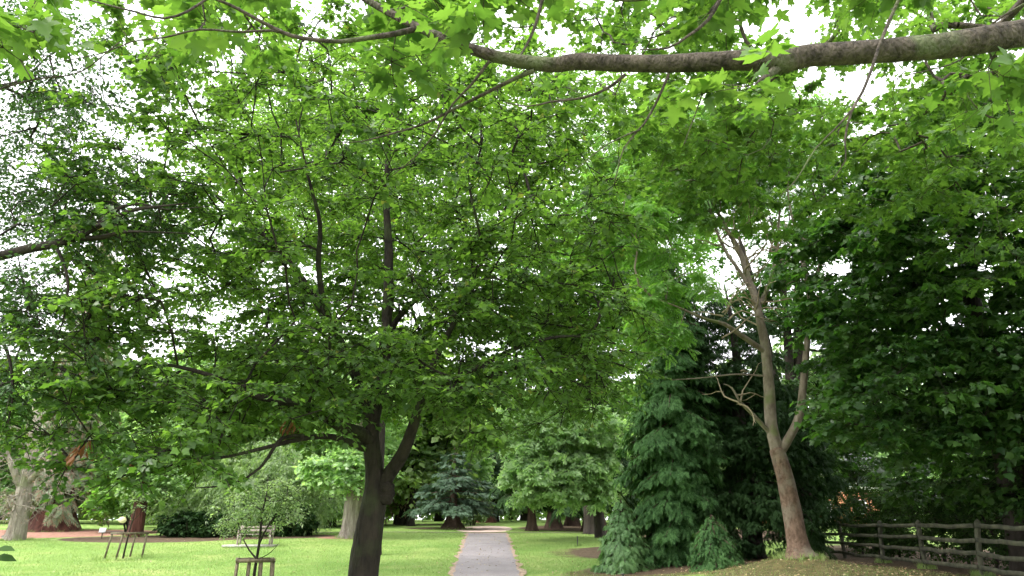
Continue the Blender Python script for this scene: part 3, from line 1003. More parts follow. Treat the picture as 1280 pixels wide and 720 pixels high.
tree('weeping_beech', 'small-leaved tree at the left edge with one level limb and drooping twigs', lb, [ltr],
     [(-8.6, 10.2, 7.2, 3.0, 3.2, 3.8, 1), (-9.3, 9.5, 4.0, 1.8, 2.2, 2.4, .6)], 330, M['leaf_left'], M['bark_dark'], seed=8, limbs=limbsC, sides=14,
     grow_kw=dict(seg=.25, bf=.2, jit=.06, r_tip=.004, power=.42),
     twig_kw=dict(twigs=6, length=.55, leaves=12, size=.06, tpl=OVAL, flat=.5, droop=.55, hang=.4, twig_r=.0025, extent=.03),
     sample_kw=dict(hollow=.3, clump=.6, cs=.9, gaps=[(140, 85, 48), (65, 190, 30), (95, 255, 20), (150, 380, 60), (10, 318, 24), (50, 308, 24), (90, 298, 26), (130, 285, 24)]), extra=leftA)

# ================================================================== PALE-BARKED TREE AT RIGHT
pb = at(1000, 694, 22)
pb[2] = gz(pb[0], pb[1]) - .05
pbole = wpoly([[*pb, .52], [pb[0] - .02, 22, pb[2] + .22, .34], [*at(994, 660, 22), .275], [*at(986, 620, 22), .25], [*at(978, 585, 22), .235], [*at(971, 562, 22), .225]], .12)
pl1 = poly([(972, 566, 22, .19), (964, 530, 22, .17), (961, 480, 22, .16), (956, 430, 22, .145), (950, 400, 22, .135), (944, 372, 22.1, .12), (934, 345, 22.2, .105), (925, 315, 22.4, .085), (905, 280, 22.7, .06), (885, 240, 23, .035), (860, 190, 23.2, .015)])
pl2 = poly([(972, 570, 22, .15), (986, 548, 21.9, .125), (999, 520, 21.8, .115), (1004, 480, 21.8, .11), (1008, 440, 21.8, .10), (1012, 390, 21.8, .09), (1011, 355, 21.8, .08), (1005, 330, 21.8, .06), (995, 290, 21.7, .05), (985, 240, 21.6, .03), (990, 180, 21.5, .012)])
pl3 = poly([(958, 440, 22, .09), (945, 432, 21.8, .085), (925, 418, 21.5, .075), (905, 405, 21.2, .06), (880, 398, 20.9, .045), (850, 385, 20.6, .03), (825, 375, 20.4, .015)])
pl4 = poly([(966, 545, 22, .075), (952, 530, 21.9, .065), (938, 515, 21.7, .055), (925, 502, 21.5, .04), (915, 485, 21.4, .025), (905, 480, 21.3, .012)])
pl5 = poly([(1011, 358, 21.8, .05), (1020, 345, 21.8, .045), (1026, 325, 21.8, .035), (1038, 300, 21.9, .025), (1050, 280, 22, .012)])
pl6 = poly([(947, 385, 22.1, .075), (962, 355, 22.4, .07), (970, 320, 22.6, .06), (973, 285, 22.8, .045), (975, 240, 23, .03), (968, 190, 23, .012)])
pl8 = poly([(944, 372, 22.1, .07), (925, 340, 22.0, .06), (905, 310, 21.9, .05), (890, 270, 21.8, .035), (880, 220, 21.7, .015)])
pl9 = poly([(1010, 350, 21.8, .06), (1000, 310, 22.0, .05), (1012, 270, 22.2, .04), (1020, 220, 22.4, .015)])
pl10 = poly([(962, 355, 22.4, .05), (985, 325, 22.6, .045), (998, 280, 22.8, .03), (1002, 230, 23, .012)])
pl7 = poly([(960, 470, 22, .03), (920, 468, 21.8, .025), (880, 472, 21.5, .018), (840, 475, 21.2, .01)])
bare = []
gb_ = np.random.default_rng(33)
for (x, y, Y, n) in ((950, 385, 22, 9), (935, 345, 22.2, 9), (920, 495, 21.5, 5), (905, 400, 21.2, 5), (1012, 370, 21.8, 6), (900, 290, 22.6, 6), (925, 320, 22.4, 6), (970, 320, 22.6, 6), (1000, 310, 21.8, 6)):
    for q in range(n):
        p0 = at(x + gb_.normal(0, 4), y + gb_.normal(0, 12), Y)
        d = unit(gb_.normal(size=3) * [1, .7, .5] + [0, -.2, .55])
        L = gb_.uniform(.7, 2.6)
        pts = [p0]
        for s in range(7):
            d = unit(d + gb_.normal(0, .24, 3))
            pts.append(pts[-1] + d * L / 7)
        bare.append((np.array(pts), np.linspace(.030, .008, 8)))
        if q % 2 == 0:
            k_ = gb_.integers(2, 5)
            e = unit(d + gb_.normal(0, .7, 3))
            bare.append((np.array([pts[k_] + e * L * .12 * u + gb_.normal(0, .02, 3) for u in range(5)]), np.linspace(.016, .006, 5)))
pale, _, _ = tree('pale_barked_tree', 'tall pale-barked tree leaning left beside the fence, two stems with bare twisted twigs', pb, [pbole],
     [(5.6, 22.5, 13.2, 3.2, 3.2, 2.0, 1), (8.4, 22.3, 13.8, 3.0, 3, 1.8, .8), (3.6, 21, 10.6, 1.7, 2.2, 1.8, 1), (4.6, 20.8, 8.4, 1.5, 1.2, 1.1, 1.4), (3.9, 20.6, 7.2, 1.0, 1.0, .6, .9), (9.6, 22, 9.5, 1.0, 1.2, 1.5, .5)], 520,
     M['leaf_light'], M['bark_pale'], seed=9, limbs=[pl1, pl2, pl3, pl4, pl5, pl6, pl7, pl8, pl9, pl10], sides=16, rough=.04, barkmat2=M['bark_orange'],
     grow_kw=dict(seg=.4, bf=.2, jit=.09, r_tip=.008, power=.40),
     twig_kw=dict(twigs=5, length=.6, leaves=8, size=.30, tpl=PINNATE, flat=.7, droop=.3, hang=.3, twig_r=.004, extent=.05),
     sample_kw=dict(hollow=.1, clump=.6, cs=1.4, gaps=[(1050, 340, 30), (1000, 430, 30)]))
bmb = MB()
for p, r in bare:
    bmb.tube(p, r, 5, cap=False)
bmb.build('bare_twigwork', M['twig_tan'], pale, True, pb)

# ================================================================== DARK BROADLEAF AT RIGHT, BEHIND THE FENCE
def simple_tree(name, label, x, y, h, r, lobes, n, lm, bmat, seed, group=None, twig_kw=None, sample_kw=None, lean=(0, 0), grow_kw=None, flare=1.5, top_r=None, stems=1, sides=12, cat='tree', rough=.04, ridges=0, ridge=0):
    z = gz(x, y) - .05
    tr = []
    for s in range(stems):
        ox = 0 if s == 0 else (.9 * s * (1 if s % 2 else -1))
        pts = [[x, y, z, r * flare], [x + lean[0] * .05, y, z + .35 * flare * r * 3, r * 1.12]]
        for k in range(1, 6):
            t = k / 5
            pts.append([x + lean[0] * t + ox * t + .1 * math.sin(seed + k * 2.1), y + lean[1] * t + .1 * math.cos(seed * 2 + k), z + (.12 + .88 * t) * h, r * (1 - t) ** .8 + (top_r or .02)])
        tr.append(wpoly(pts, .3))
    return tree(name, label, (x, y, z), tr, lobes, n, lm, bmat, seed=seed, group=group, twig_kw=twig_kw, sample_kw=sample_kw, grow_kw=grow_kw, sides=sides, cat=cat, rough=rough, ridges=ridges, ridge=ridge)

simple_tree('sycamore_tree', 'huge dark leafy tree filling the right edge, its dark trunk behind the fence rails', 12.6, 19.0, 13, .36,
            [(12.8, 18.8, 8.2, 5.2, 4.8, 5.0, 1), (10.4, 18.0, 4.6, 2.9, 3.0, 1.6, 1.6), (13.0, 17, 4.2, 3.6, 3.6, 1.5, 1.4), (12.2, 16.5, 8.5, 3.6, 2.2, 4.2, 1.2), (9.8, 19, 7.8, 2.2, 2.8, 3.0, 1.2), (13.4, 18.0, 2.9, 3.0, 3.2, .8, 2.2), (13.0, 23, 3.3, 1.8, 2.6, 1.2, 1.6)], 1800,
            M['leaf_dark'], M['bark_dark'], 12,
            twig_kw=dict(twigs=5, length=.62, leaves=10, size=.17, tpl=MAPLE_LO, flat=.85, droop=.25, hang=.3, twig_r=.004, extent=.07),
            sample_kw=dict(hollow=.35, clump=.6, cs=1.3, gaps=[(1150, 245, 16), (1165, 270, 12), (1175, 155, 14), (1055, 330, 22)]), grow_kw=dict(seg=.45, bf=.2, r_tip=.006, power=.42))
simple_tree('slender_tree', 'dark slim-stemmed tree standing behind the fence, right of the pale-barked tree', 11.85, 30.6, 15, .30,
            [(11.6, 31, 5.8, 2.8, 2.2, 2.4, 1.2), (12.2, 31, 13.5, 3.0, 2.4, 3.6, .6), (15.2, 31, 9, 2.4, 2.2, 5, .9), (12.3, 31.5, 10.4, 2.6, 2.2, 2.4, .7)], 560, M['leaf_dark'], M['bark_dark'], 13, stems=3,
            twig_kw=dict(twigs=5, length=.8, leaves=9, size=.22, tpl=QUAD, flat=.8, droop=.2, twig_r=.006, extent=.08), sample_kw=dict(hollow=.1, clump=.65, cs=1.6, gaps=[(1050, 350, 36), (1000, 440, 26)]))

# ================================================================== CONIFERS
def conifer(name, label, x, y, h, trunk_r, prof, lm, bmat, seed, z_lo=.3, layer=.45, per=9, frond=.5, dens=1.0, droop=.35, curl=.0, cat='tree', group=None, flare=1.4, flat=False, gap=.0, ridges=0,
            lump=.12, squash=1.0, tpl=FROND, lean=(0, 0)):
    g = np.random.default_rng(seed)
    z0 = gz(x, y) - .05
    root = empty(name, (x, y, z0), label, cat, group)
    tb = MB()
    k = max(8, int(h / .5))
    t = np.linspace(0, 1, k)
    pts = np.stack([x + lean[0] * t + 0 * t, y + lean[1] * t, z0 + h * t], 1)
    rr = trunk_r * ((1 - t) ** .9) + .02 + trunk_r * (flare - 1) * np.exp(-t * h / (trunk_r * 1.8))
    tb.tube(pts, rr, 20 if ridges else 12, .03, ridges=ridges, ridge=.07 if ridges else 0, seed=seed)
    tb.build('trunk', bmat, root, True, (x, y, z0))
    wb, lf = MB(), MB()
    P, FW, UP, SZ = [], [], [], []
    zz = z_lo
    while zz < h:
        u = zz / h
        Rr = prof(u)
        nb = max(4, int(per * (.5 + Rr / max(prof(z_lo / h), .1) * .5)))
        a0 = g.uniform(0, 6.28)
        for b in range(nb):
            if g.uniform() < gap:
                continue
            a = a0 + b * 2 * math.pi / nb + g.normal(0, .25)
            L = Rr * g.uniform(.66, 1.12) * (1 + lump * math.sin(3 * a + zz * 1.3 + seed) * math.cos(1.7 * zz + 2 * a))
            d = np.array([math.cos(a), math.sin(a) * squash, 0])
            zb = zz + g.normal(0, layer * .3)
            m = max(3, int(L / (frond * .38) * dens))
            tt = np.linspace(.12, 1, m)
            dz = -droop * L * tt ** 1.6 + curl * L * tt ** 3
            C = np.stack([x + lean[0] * u + d[0] * L * tt, y + lean[1] * u + d[1] * L * tt, z0 + zb + dz], 1)
            wb.tube(np.concatenate([[[x + lean[0] * u, y + lean[1] * u, z0 + zb]], C]), np.concatenate([[.03], np.linspace(.028, .006, m)]) * (1 + L * .15), 4, cap=False)
            s = np.array([-d[1], d[0], 0])
            for sg in (-1, 1, 0):
                q = int(m * (1.6 if sg else .9))
                ti = g.uniform(.15, 1, q)
                w = (.28 if sg else .05) * L * (1 - ti * .55)
                off = g.uniform(.05, 1, q) * w * sg
                Cp = np.stack([np.interp(ti, tt, C[:, c]) for c in range(3)], 1) + s * off[:, None]
                Cp[:, 2] -= np.abs(off) * (.35 if not flat else .08)
                Cp += g.normal(0, .05, Cp.shape)
                fw = d * g.uniform(.5, 1, (q, 1)) + s * sg * g.uniform(.2, .9, (q, 1)) + g.normal(0, .22, (q, 3))
                fw[:, 2] += (-.45 - .4 * droop) if not flat else -.08
                P.append(Cp)
                FW.append(fw)
                UP.append(np.array([0, 0, 1.0]) + d * .5 * (0 if flat else 1) + g.normal(0, .35, (q, 3)))
                SZ.append(frond * g.uniform(.6, 1.2, q) * (.6 + .4 * (1 - u)))
        zz += layer * g.uniform(.8, 1.2)
    place_leaves(lf, tpl, np.concatenate(P), np.concatenate(FW), np.concatenate(UP), np.concatenate(SZ))
    wb.build('branchwork', bmat, root, True, (x, y, z0))
    lf.build('crown', lm, root, False, (x, y, z0))
    return root

conifer('cypress_tree', 'dense fresh green cypress sweeping to the ground, left of the pale-barked tree', 5.95, 27.0, 11.6, .30,
        lambda u: 1.75 * (1 - u) ** .33 * (1 - .2 * math.exp(-u * 12)) * (1 + .10 * math.sin(u * 19)) + .1, M['needle_cypress'], M['bark_brown'], 31, z_lo=.75, layer=.33, per=14, frond=.32, dens=2.6, droop=.42, lump=.28, gap=.06)
simple_tree('yew_tree', 'broad near-black evergreen mass directly behind the pale-barked trunk', 8.7, 28.0, 10.5, .34,
            [(8.3, 28.2, 7.8, 2.0, 2.0, 2.6, 1.2), (9.0, 28, 4.5, 2.4, 2.2, 2.6, 1.2), (7.4, 26.9, 3.2, 1.5, 1.3, 2.2, 1.4), (10.6, 28.6, 3.2, 1.6, 1.6, 2.2, 1), (7.3, 27.4, 6.4, 1.5, 1.5, 2.2, 1), (8.6, 26.4, 1.9, 2.4, 1.2, 1.1, 1.2)], 620,
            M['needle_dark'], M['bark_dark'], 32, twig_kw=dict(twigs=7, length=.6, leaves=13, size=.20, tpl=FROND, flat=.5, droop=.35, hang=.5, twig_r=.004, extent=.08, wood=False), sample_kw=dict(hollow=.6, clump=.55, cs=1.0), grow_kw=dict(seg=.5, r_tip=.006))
conifer('spruce_sapling', 'small fresh green conifer at the left foot of the big cypress', 3.75, 26.2, 2.3, .06,
        lambda u: 1.15 * (1 - u) ** .7 + .05, M['needle_fresh'], M['bark_brown'], 33, z_lo=.12, layer=.16, per=14, frond=.30, dens=1.6, droop=.3)
conifer('juniper_bush', 'low rounded blue-green conifer bush in front of the dark evergreens', 6.2, 23.9, 1.5, .05,
        lambda u: .85 * math.sqrt(max(0, 1 - u * u)) + .05, M['needle_cypress'], M['bark_brown'], 34, z_lo=.1, layer=.12, per=15, frond=.22, dens=1.5, droop=.5, cat='bush')
# cedar by the path and its neighbours
cx = float(at(566, 660, 53)[0])
conifer('cedar_tree', 'blue-green cedar with tiered boughs and flared trunk, left of the path', cx, 53, 5.6, .32,
        lambda u: 4.3 * (1 - u) ** .6 + .1, M['needle_blue'], M['bark_brown'], 35, z_lo=1.6, layer=.62, per=10, frond=.6, dens=1.1, droop=.12, flat=True, flare=3.0, ridges=7)
cx = float(at(606, 655, 76)[0])
conifer('twin_cedar', 'distant dark cedar with reddish trunk where the path ends', cx, 76, 10.5, .75,
        lambda u: 4.6 * (1 - u) ** .8 + .1, M['needle_blue'], M['bark_red'], 36, z_lo=3.6, layer=.8, per=9, frond=1.2, dens=1.1, droop=.2, flat=True, flare=1.6, ridges=6)

# the row of dark-trunked evergreens right of the path
row = [(665, 50, .24), (693, 55, .36), (716, 62, .36), (744, 50, .5)]
rl = ['slim dark trunk, first evergreen right of the path', 'flared dark trunk, second evergreen right of the path', 'dark trunk farther back, third evergreen right of the path',
      'thickest dark trunk, evergreen nearest the big cypress']
for i, ((px, Y, r), lab) in enumerate(zip(row, rl)):
    X = (px - 640) / 969 * Y
    conifer('evergreen_tree', lab, X, Y, 13 + i, r, lambda u: 3.3 * (1 - u) ** .7 + .1, M['needle_dark'], M['bark_brown'], 40 + i,
            z_lo=2.9, layer=.7, per=8, frond=1.0, dens=1.0, droop=.3, flare=2.0, ridges=7, group='evergreens in a row right of the path')

# ================================================================== MID-DISTANCE BROADLEAVES
cxx = (700 - 640) / 969 * 40
simple_tree('chestnut_tree', 'pale mint-leaved chestnut with low rounded crown, right of the path', (752 - 640) / 969 * 42, 42, 9.0, .26,
            [(cxx + .2, 40, 5.2, 3.0, 2.4, 2.4, 1), (cxx - .9, 39.5, 4.0, 2.1, 2.0, 1.2, 1.6), (cxx + 1.5, 39.5, 6.2, 1.9, 2.0, 1.9, 1.2), (cxx - 1.6, 40, 7.2, 1.9, 1.8, 1.6, 1.0), (cxx + 1.6, 39.6, 3.6, 1.3, 1.4, .9, 1)], 560, M['leaf_mint'], M['bark_dark'], 51, lean=(-1.4, -1.6),
            twig_kw=dict(twigs=5, length=.6, leaves=6, size=.27, tpl=PALM, flat=.8, droop=.3, hang=.2, twig_r=.008, extent=.1, tilt=.8), sample_kw=dict(hollow=.55, clump=.6, cs=1.0))
simple_tree('lime_tree', 'tall bright green tree rising behind the path, right of the forked maple', (722 - 640) / 969 * 42 + 1.2, 46, 21, .42,
            [(4.6, 47, 17, 5.2, 3.6, 6.5, 1), (2.6, 46.5, 12.5, 3.8, 2.6, 2.2, 1.1), (9.0, 46, 19, 4.4, 4, 5.4, .9), (7.8, 46, 10.0, 2.2, 1.8, 2.6, 1.0)], 1250, M['leaf_light'], M['bark_dark'], 52,
            twig_kw=dict(twigs=6, length=1.0, leaves=10, size=.24, tpl=QUAD, flat=.7, droop=.3, twig_r=.008, extent=.1, wood=False), sample_kw=dict(hollow=.3, clump=.6, cs=1.7, gaps=[(735, 210, 18), (770, 108, 30)]), grow_kw=dict(seg=.8, r_tip=.01))
simple_tree('birch_tree', 'airy small-leaved tree rising behind the forked maple crown', -4.65, 25.5, 15, .17,
            [(-7.8, 24.5, 12.5, 5.2, 4, 4.0, 1), (-3.0, 25, 13.0, 4.2, 4, 3.4, .8), (-9.5, 25, 9.0, 3.4, 3, 2.6, .8)], 800, M['leaf_main'], M['bark_dark'], 53,
            twig_kw=dict(twigs=6, length=.7, leaves=10, size=.13, tpl=QUAD, flat=.6, droop=.3, twig_r=.005, extent=.06, wood=False), sample_kw=dict(hollow=.2, clump=.65, cs=1.5, gaps=[(140, 85, 36), (65, 190, 24), (300, 382, 10)]), grow_kw=dict(seg=.6, r_tip=.008))
simple_tree('ash_tree', 'tallest fine-leaved tree far behind the top of the forked maple crown', -5.75, 32.5, 25, .24,
            [(-8.5, 32.5, 17.5, 5.5, 4, 4.6, 1), (-1.5, 33, 18.0, 5.0, 4, 4.6, .9), (-11, 33, 22.5, 4.5, 4, 3.2, 1), (-4, 33, 23.5, 5, 4, 3.0, 1), (3.4, 33.5, 22.0, 4.0, 4, 3.6, 1)], 1350, M['leaf_main'], M['bark_dark'], 54,
            twig_kw=dict(twigs=6, length=.9, leaves=10, size=.17, tpl=QUAD, flat=.6, droop=.3, twig_r=.006, extent=.06, wood=False), sample_kw=dict(hollow=.2, clump=.7, cs=1.6, gaps=[(140, 85, 40), (65, 190, 24), (690, 50, 20)]), grow_kw=dict(seg=.7, r_tip=.009))
def bush(name, label, x, y, lobes, n, lm, seed, size=.2, tpl=QUAD, cat='bush', leaves=9, length=.5, stems=5, bmat=None, twigs=5, droop=.3, hang=.3, height=2.0, group=None, flat=.4):
    z = gz(x, y) - .05
    g = np.random.default_rng(seed)
    tr = []
    for s in range(stems):
        a = s * 6.28 / stems
        tr.append(wpoly([[x + .15 * math.cos(a), y + .15 * math.sin(a), z, .06], [x + .4 * math.cos(a), y + .4 * math.sin(a), z + height * .4, .045], [x + 1.0 * math.cos(a), y + 1.0 * math.sin(a), z + height, .02]], .25))
    L = [(x + l[0], y + l[1], z + l[2]) + tuple(l[3:]) for l in lobes]
    return tree(name, label, (x, y, z), tr, L, n, lm, bmat or M['bark_main'], cat=cat, seed=seed, sides=6, group=group, twig_kw=dict(twigs=twigs, length=length, leaves=leaves, size=size, tpl=tpl, flat=flat, droop=droop, hang=hang, twig_r=.005, extent=.06, wood=False),
                sample_kw=dict(hollow=.55, clump=.5, cs=.9), grow_kw=dict(seg=.5, r_tip=.006))
def X_(px, Y):
    return (px - 640) / 969 * Y
bush('willow_bush', 'large grey-green weeping bush behind the bench', X_(300, 44), 44, [(-.6, 0, 2.6, 2.6, 2.2, 1.7), (2.2, 0, 3.4, 2.0, 2.0, 1.5), (-3.2, -.4, 1.7, 1.5, 1.4, 1.1), (.8, -.8, 1.3, 3.6, 1.6, .9), (.6, .5, 4.6, 1.4, 1.3, 1.0), (4.2, .4, 2.6, 1.4, 1.3, 1.6)], 470, M['leaf_olive'], 61, .24, NARROW, length=.8, leaves=13, droop=.8, hang=.7, height=3)
bush('rhododendron_bush', 'bright fresh green bush beside the red-brown trunk', X_(158, 47), 47, [(0, 0, 2.4, 2.6, 1.6, 1.2), (1.9, .3, 2.8, 1.8, 1.6, 1.2), (-1.5, -.2, 1.7, 1.2, 1.2, .8)], 230, M['leaf_light'], 62, .26, QUAD, flat=.6)
bush('laurel_bush', 'dark low shrub at the left foot of the willow bush', X_(232, 42), 42, [(0, 0, .7, 1.5, 1.0, .7), (1.2, 0, .6, 1.2, 1, .6)], 130, M['needle_dark'], 63, .22, QUAD, height=.8, length=.3)
bush('yew_bush', 'dark low shrub at the right foot of the willow bush', X_(358, 43), 43, [(0, 0, .8, 1.6, 1.0, .8)], 120, M['needle_dark'], 64, .22, QUAD, height=.8, length=.3)
bush('hazel_bush', 'tall mint green shrub left of the forked maple trunk', X_(392, 56), 56, [(0, 0, 3.0, 3.0, 2.0, 2.6), (-2.5, 0, 4.0, 2.4, 2, 2.2)], 300, M['leaf_mint'], 65, .30, QUAD, height=4)
bush('broadleaf_bush', 'mid green shrub mass between red-brown trunk and willow bush', X_(205, 56), 56, [(0, 0, 2.8, 3.2, 2.0, 2.4), (2.5, 0, 3.6, 2.4, 2, 2.2)], 300, M['leaf_far'], 66, .32, QUAD, height=4)
bush('copper_bush', 'dead tan-brown weeping foliage right of the forked maple trunk', X_(502, 64), 64, [(0, 0, 3.3, 2.2, 1.8, 1.6), (.9, 0, 5.3, 1.8, 1.6, 1.6)], 190, M['dead_tan'], 67, .4, NARROW, length=1.0, leaves=10, droop=.9, hang=1.0, height=4)
bush('pale_shrub', 'small pale grey-green shrub between the cedar and the distant path end', X_(590, 62), 62, [(0, 0, 1.7, 1.2, 1.0, 1.4)], 90, M['leaf_olive'], 68, .26, QUAD, height=2)

# ------------------------------------------------------------------ left group: redwood, bare grey tree, brown stub, pale stump tree
rx = X_(62, 50)
conifer('redwood_tree', 'giant redwood with wide flared red trunk on the mulch bed', rx, 50, 25, .8,
        lambda u: (3.6 * (1 - u) ** .7 + .1) * (1 - .3 * math.exp(-((u - .25) / .1) ** 2)), M['leaf_redwood'], M['bark_red'], 71, z_lo=2.8, layer=.9, per=9, frond=1.0, dens=1.0, droop=.5, flare=2.1, ridges=6)
sx = X_(148, 41)
simple_tree('thuja_tree', 'narrow red-brown trunk leaning behind the farther sapling cage', sx, 42.5, 7.5, .36,
            [(sx + .6, 42.5, 6.2, 1.6, 1.4, 2.2, 1), (sx + .4, 41.9, 4.1, 2.2, 1.0, 1.0, 2.2)], 190, M['leaf_mint'], M['bark_red'], 72, lean=(.9, 0), flare=1.35, ridges=6, ridge=.06,
            twig_kw=dict(twigs=5, length=.6, leaves=9, size=.2, tpl=QUAD, twig_r=.006))
# bare grey tree
gx = X_(20, 40)
gz0 = gz(gx, 40) - .05
gt = [poly([(16, 676, 40, .62), (20, 668, 40, .5), (26, 640, 40, .44), (30, 615, 40, .38), (36, 585, 40, .34), (42, 555, 40, .3), (45, 530, 40, .22), (44, 500, 40, .10)], .3),
      poly([(30, 618, 40, .22), (18, 590, 39.6, .16), (6, 560, 39.3, .10), (-6, 520, 39, .04)], .3),
      poly([(33, 606, 40, .2), (48, 590, 39.7, .14), (66, 572, 39.4, .09), (84, 560, 39.2, .04)], .3)]
gtr, _, _ = tree('bare_tree', 'leafless weathered grey tree with tangled twigs at the far left', (gx, 40, gz0), gt,
     [(gx - .6, 39.5, 4.2, 3.0, 1.8, 2.6, 1), (gx + 1.2, 39.5, 3.6, 1.8, 1.4, 1.2, .8)], 150, M['dead_tan'], M['bark_grey'], seed=73, sides=12, rough=.06,
     grow_kw=dict(seg=.3, bf=.15, jit=.22, r_tip=.014, power=.4), twig_kw=dict(twigs=5, length=.8, leaves=1, size=.10, tpl=QUAD, flat=.3, twig_r=.006, droop=.3), sample_kw=dict(clump=.3))
px_ = X_(436, 41.5)
tz = gz(px_, 41.5) - .05
tree('pale_trunk_tree', 'stout pale grey trunk just left of the forked maple trunk', (px_, 41.5, tz),
     [wpoly([[px_, 41.5, tz, .65], [px_, 41.5, tz + .5, .46], [px_ + .1, 41.5, tz + 2, .42], [px_ + .2, 41.5, tz + 4, .38], [px_ + .2, 41.5, tz + 7, .25], [px_ + .2, 41.5, tz + 9, .05]], .3)],
     [(px_, 42, 7.5, 2.8, 2, 2.6, 1), (px_ - .2, 40.6, 4.6, 2.2, 1.1, 1.2, 3)], 260, M['leaf_mint'], M['bark_grey'], seed=74, sides=14, rough=.06, twig_kw=dict(twigs=5, length=.8, leaves=8, size=.28, tpl=QUAD, wood=False))
# two small far trunks right of the forked maple
for i, (px, Y, r, lab) in enumerate(((498, 66, .42, 'small brown trunk under the tan weeping foliage'), (512, 60, .30, 'black stubby trunk left of the cedar'))):
    x = X_(px, Y)
    simple_tree('yew_tree', lab, x, Y, 8, r, [(x, Y + 1, 7.0, 2.6, 2, 1.9, 1)], 120, M['leaf_far_blue'], M['bark_brown'] if i == 0 else M['bark_dark'], 80 + i, flare=1.4,
                twig_kw=dict(twigs=5, length=.9, leaves=8, size=.34, tpl=QUAD, wood=False))

# ================================================================== BACKDROP WOODLAND: every tree its own object, shared shapes
def proto_tree(seed, h, w, lm, n=260, conif=False):
    lobes = []
    g = np.random.default_rng(seed)
    for q in range(6):
        a = g.uniform(0, 6.28)
        lobes.append((math.cos(a) * w * .45, math.sin(a) * w * .45, h * g.uniform(.32, .8), w * .55, w * .55, h * .17, 1))
    lobes.append((0, 0, h * .55, w * .7, w * .7, h * .36, 1))
    lobes.append((0, 0, h * .2, w * .8, w * .8, h * .12, 1.2))
    tr = wpoly([[0, 0, -.3, h * .032], [0, 0, h * .1, h * .024], [.1, 0, h * .4, h * .017], [0, .1, h * .7, h * .008], [0, 0, h * .95, .03]], .6)
    return tree('woodland_tree', 'x', (0, 0, 0), [tr], lobes, n, lm, M['bark_dark'], seed=seed, sides=8,
                twig_kw=dict(twigs=6, length=h * .075, leaves=12, size=h * .030, tpl=QUAD, flat=.6, droop=.3, hang=.3, wood=False, extent=h * .012, tilt=.5),
                sample_kw=dict(hollow=.5, clump=.55, cs=h * .12), grow_kw=dict(seg=1.0, r_tip=.02))[0]
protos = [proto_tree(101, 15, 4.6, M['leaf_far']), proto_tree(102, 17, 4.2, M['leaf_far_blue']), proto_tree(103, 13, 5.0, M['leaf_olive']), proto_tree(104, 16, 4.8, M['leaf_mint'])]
def copy_thing(root, loc, rz, s):
    c = root.copy()
    COL.objects.link(c)
    c.location = loc
    c.rotation_euler = (0, 0, rz)
    c.scale = (s, s, s)
    for ch in list(root.children):
        d = ch.copy()
        COL.objects.link(d)
        d.parent = c
    return c
kinds = ['leaf green', 'bluish green', 'olive green', 'mint green']
g = np.random.default_rng(55)
spots = []
for (Y0, x0, x1, st) in ((70, -62, -14, 7.5), (84, -74, 62, 8.0), (104, -84, 84, 9.5)):
    x = x0
    while x < x1:
        yy = Y0 + g.uniform(-4, 4)
        xx = x + g.uniform(-1.5, 1.5)
        x += st * g.uniform(.85, 1.15)
        if Y0 == 84 and 22 < xx < 44:
            continue
        spots.append((xx, yy, Y0))
spots += [(-24, 58, 56), (-18.5, 62, 56), (-13.5, 57, 56), (-9, 63, 56), (-5, 68, 56), (1.5, 96, 70)]
spots += [(15, 66, 70), (20, 58, 70), (12, 74, 70), (47, 66, 70), (40, 54, 70), (9, 80, 70)]
used = set()
rowname = {56: 'front', 70: 'nearest', 84: 'middle', 104: 'farthest'}
cntk = {}
for i, (x, y, r) in enumerate(spots):
    k = int(g.integers(0, 4)) if r != 56 else (0, 3, 0, 3)[i % 4]
    s = float(g.uniform(.95, 1.35))
    loc = (x, y, gz(x, y))
    rz = float(g.uniform(0, 6.28))
    if k not in used:
        used.add(k)
        c = protos[k]
        c.location, c.rotation_euler, c.scale = loc, (0, 0, rz), (s, s, s)
    else:
        c = copy_thing(protos[k], loc, rz, s)
    side = 'far left' if x / y < -.45 else 'left of the forked maple' if x / y < -.2 else 'beyond the path end' if x / y < .08 else 'behind the right-hand evergreens' if x / y < .36 else 'beyond the fence'
    c['label'] = f'{kinds[k]} woodland tree in the {rowname[r]} background row, {side}'
    c['category'] = 'tree'
    c['group'] = f'{kinds[k]} background trees, {rowname[r]} row, {side}'

wood_ = [o for o in COL.objects if o.parent is None and o.name.startswith('woodland_tree')]
byl = {}
for o in wood_:
    byl.setdefault(o['label'], []).append(o)
for lab, os_ in byl.items():
    if len(os_) > 1:
        os_.sort(key=lambda o: o.location.x / o.location.y)
        nm = {2: ['left one', 'right one'], 3: ['left one', 'middle one', 'right one']}.get(len(os_), ['leftmost one', 'second from left', 'third from left', 'fourth from left', 'rightmost one'])
        for o, n_ in zip(os_, nm):
            o['label'] = lab.replace('woodland tree in the', 'tree in the').replace(' background row', ' row') + ', ' + n_
# far undergrowth that closes the view under the last crowns: one uncountable mass
g = np.random.default_rng(56)
um = MB()
n_ = 26000
ux = g.uniform(-125, 125, n_)
uy = 112 + g.normal(0, 1.6, n_) + 3 * np.sin(ux * .13)
uh = (2.6 + 2.6 * vnoise(ux, ux * 0, 7, 2)) * g.uniform(0, 1, n_) ** .8
UP_ = np.stack([ux, uy, ground(ux, uy) + uh], 1)
fw_ = g.normal(size=(n_, 3)) + [0, -.6, -.3]
place_leaves(um, QUAD, UP_, fw_, np.array([0, -.4, 1.0]) + g.normal(0, .6, (n_, 3)), g.uniform(.5, 1.0, n_))
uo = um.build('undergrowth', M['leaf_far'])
uo['kind'] = 'stuff'

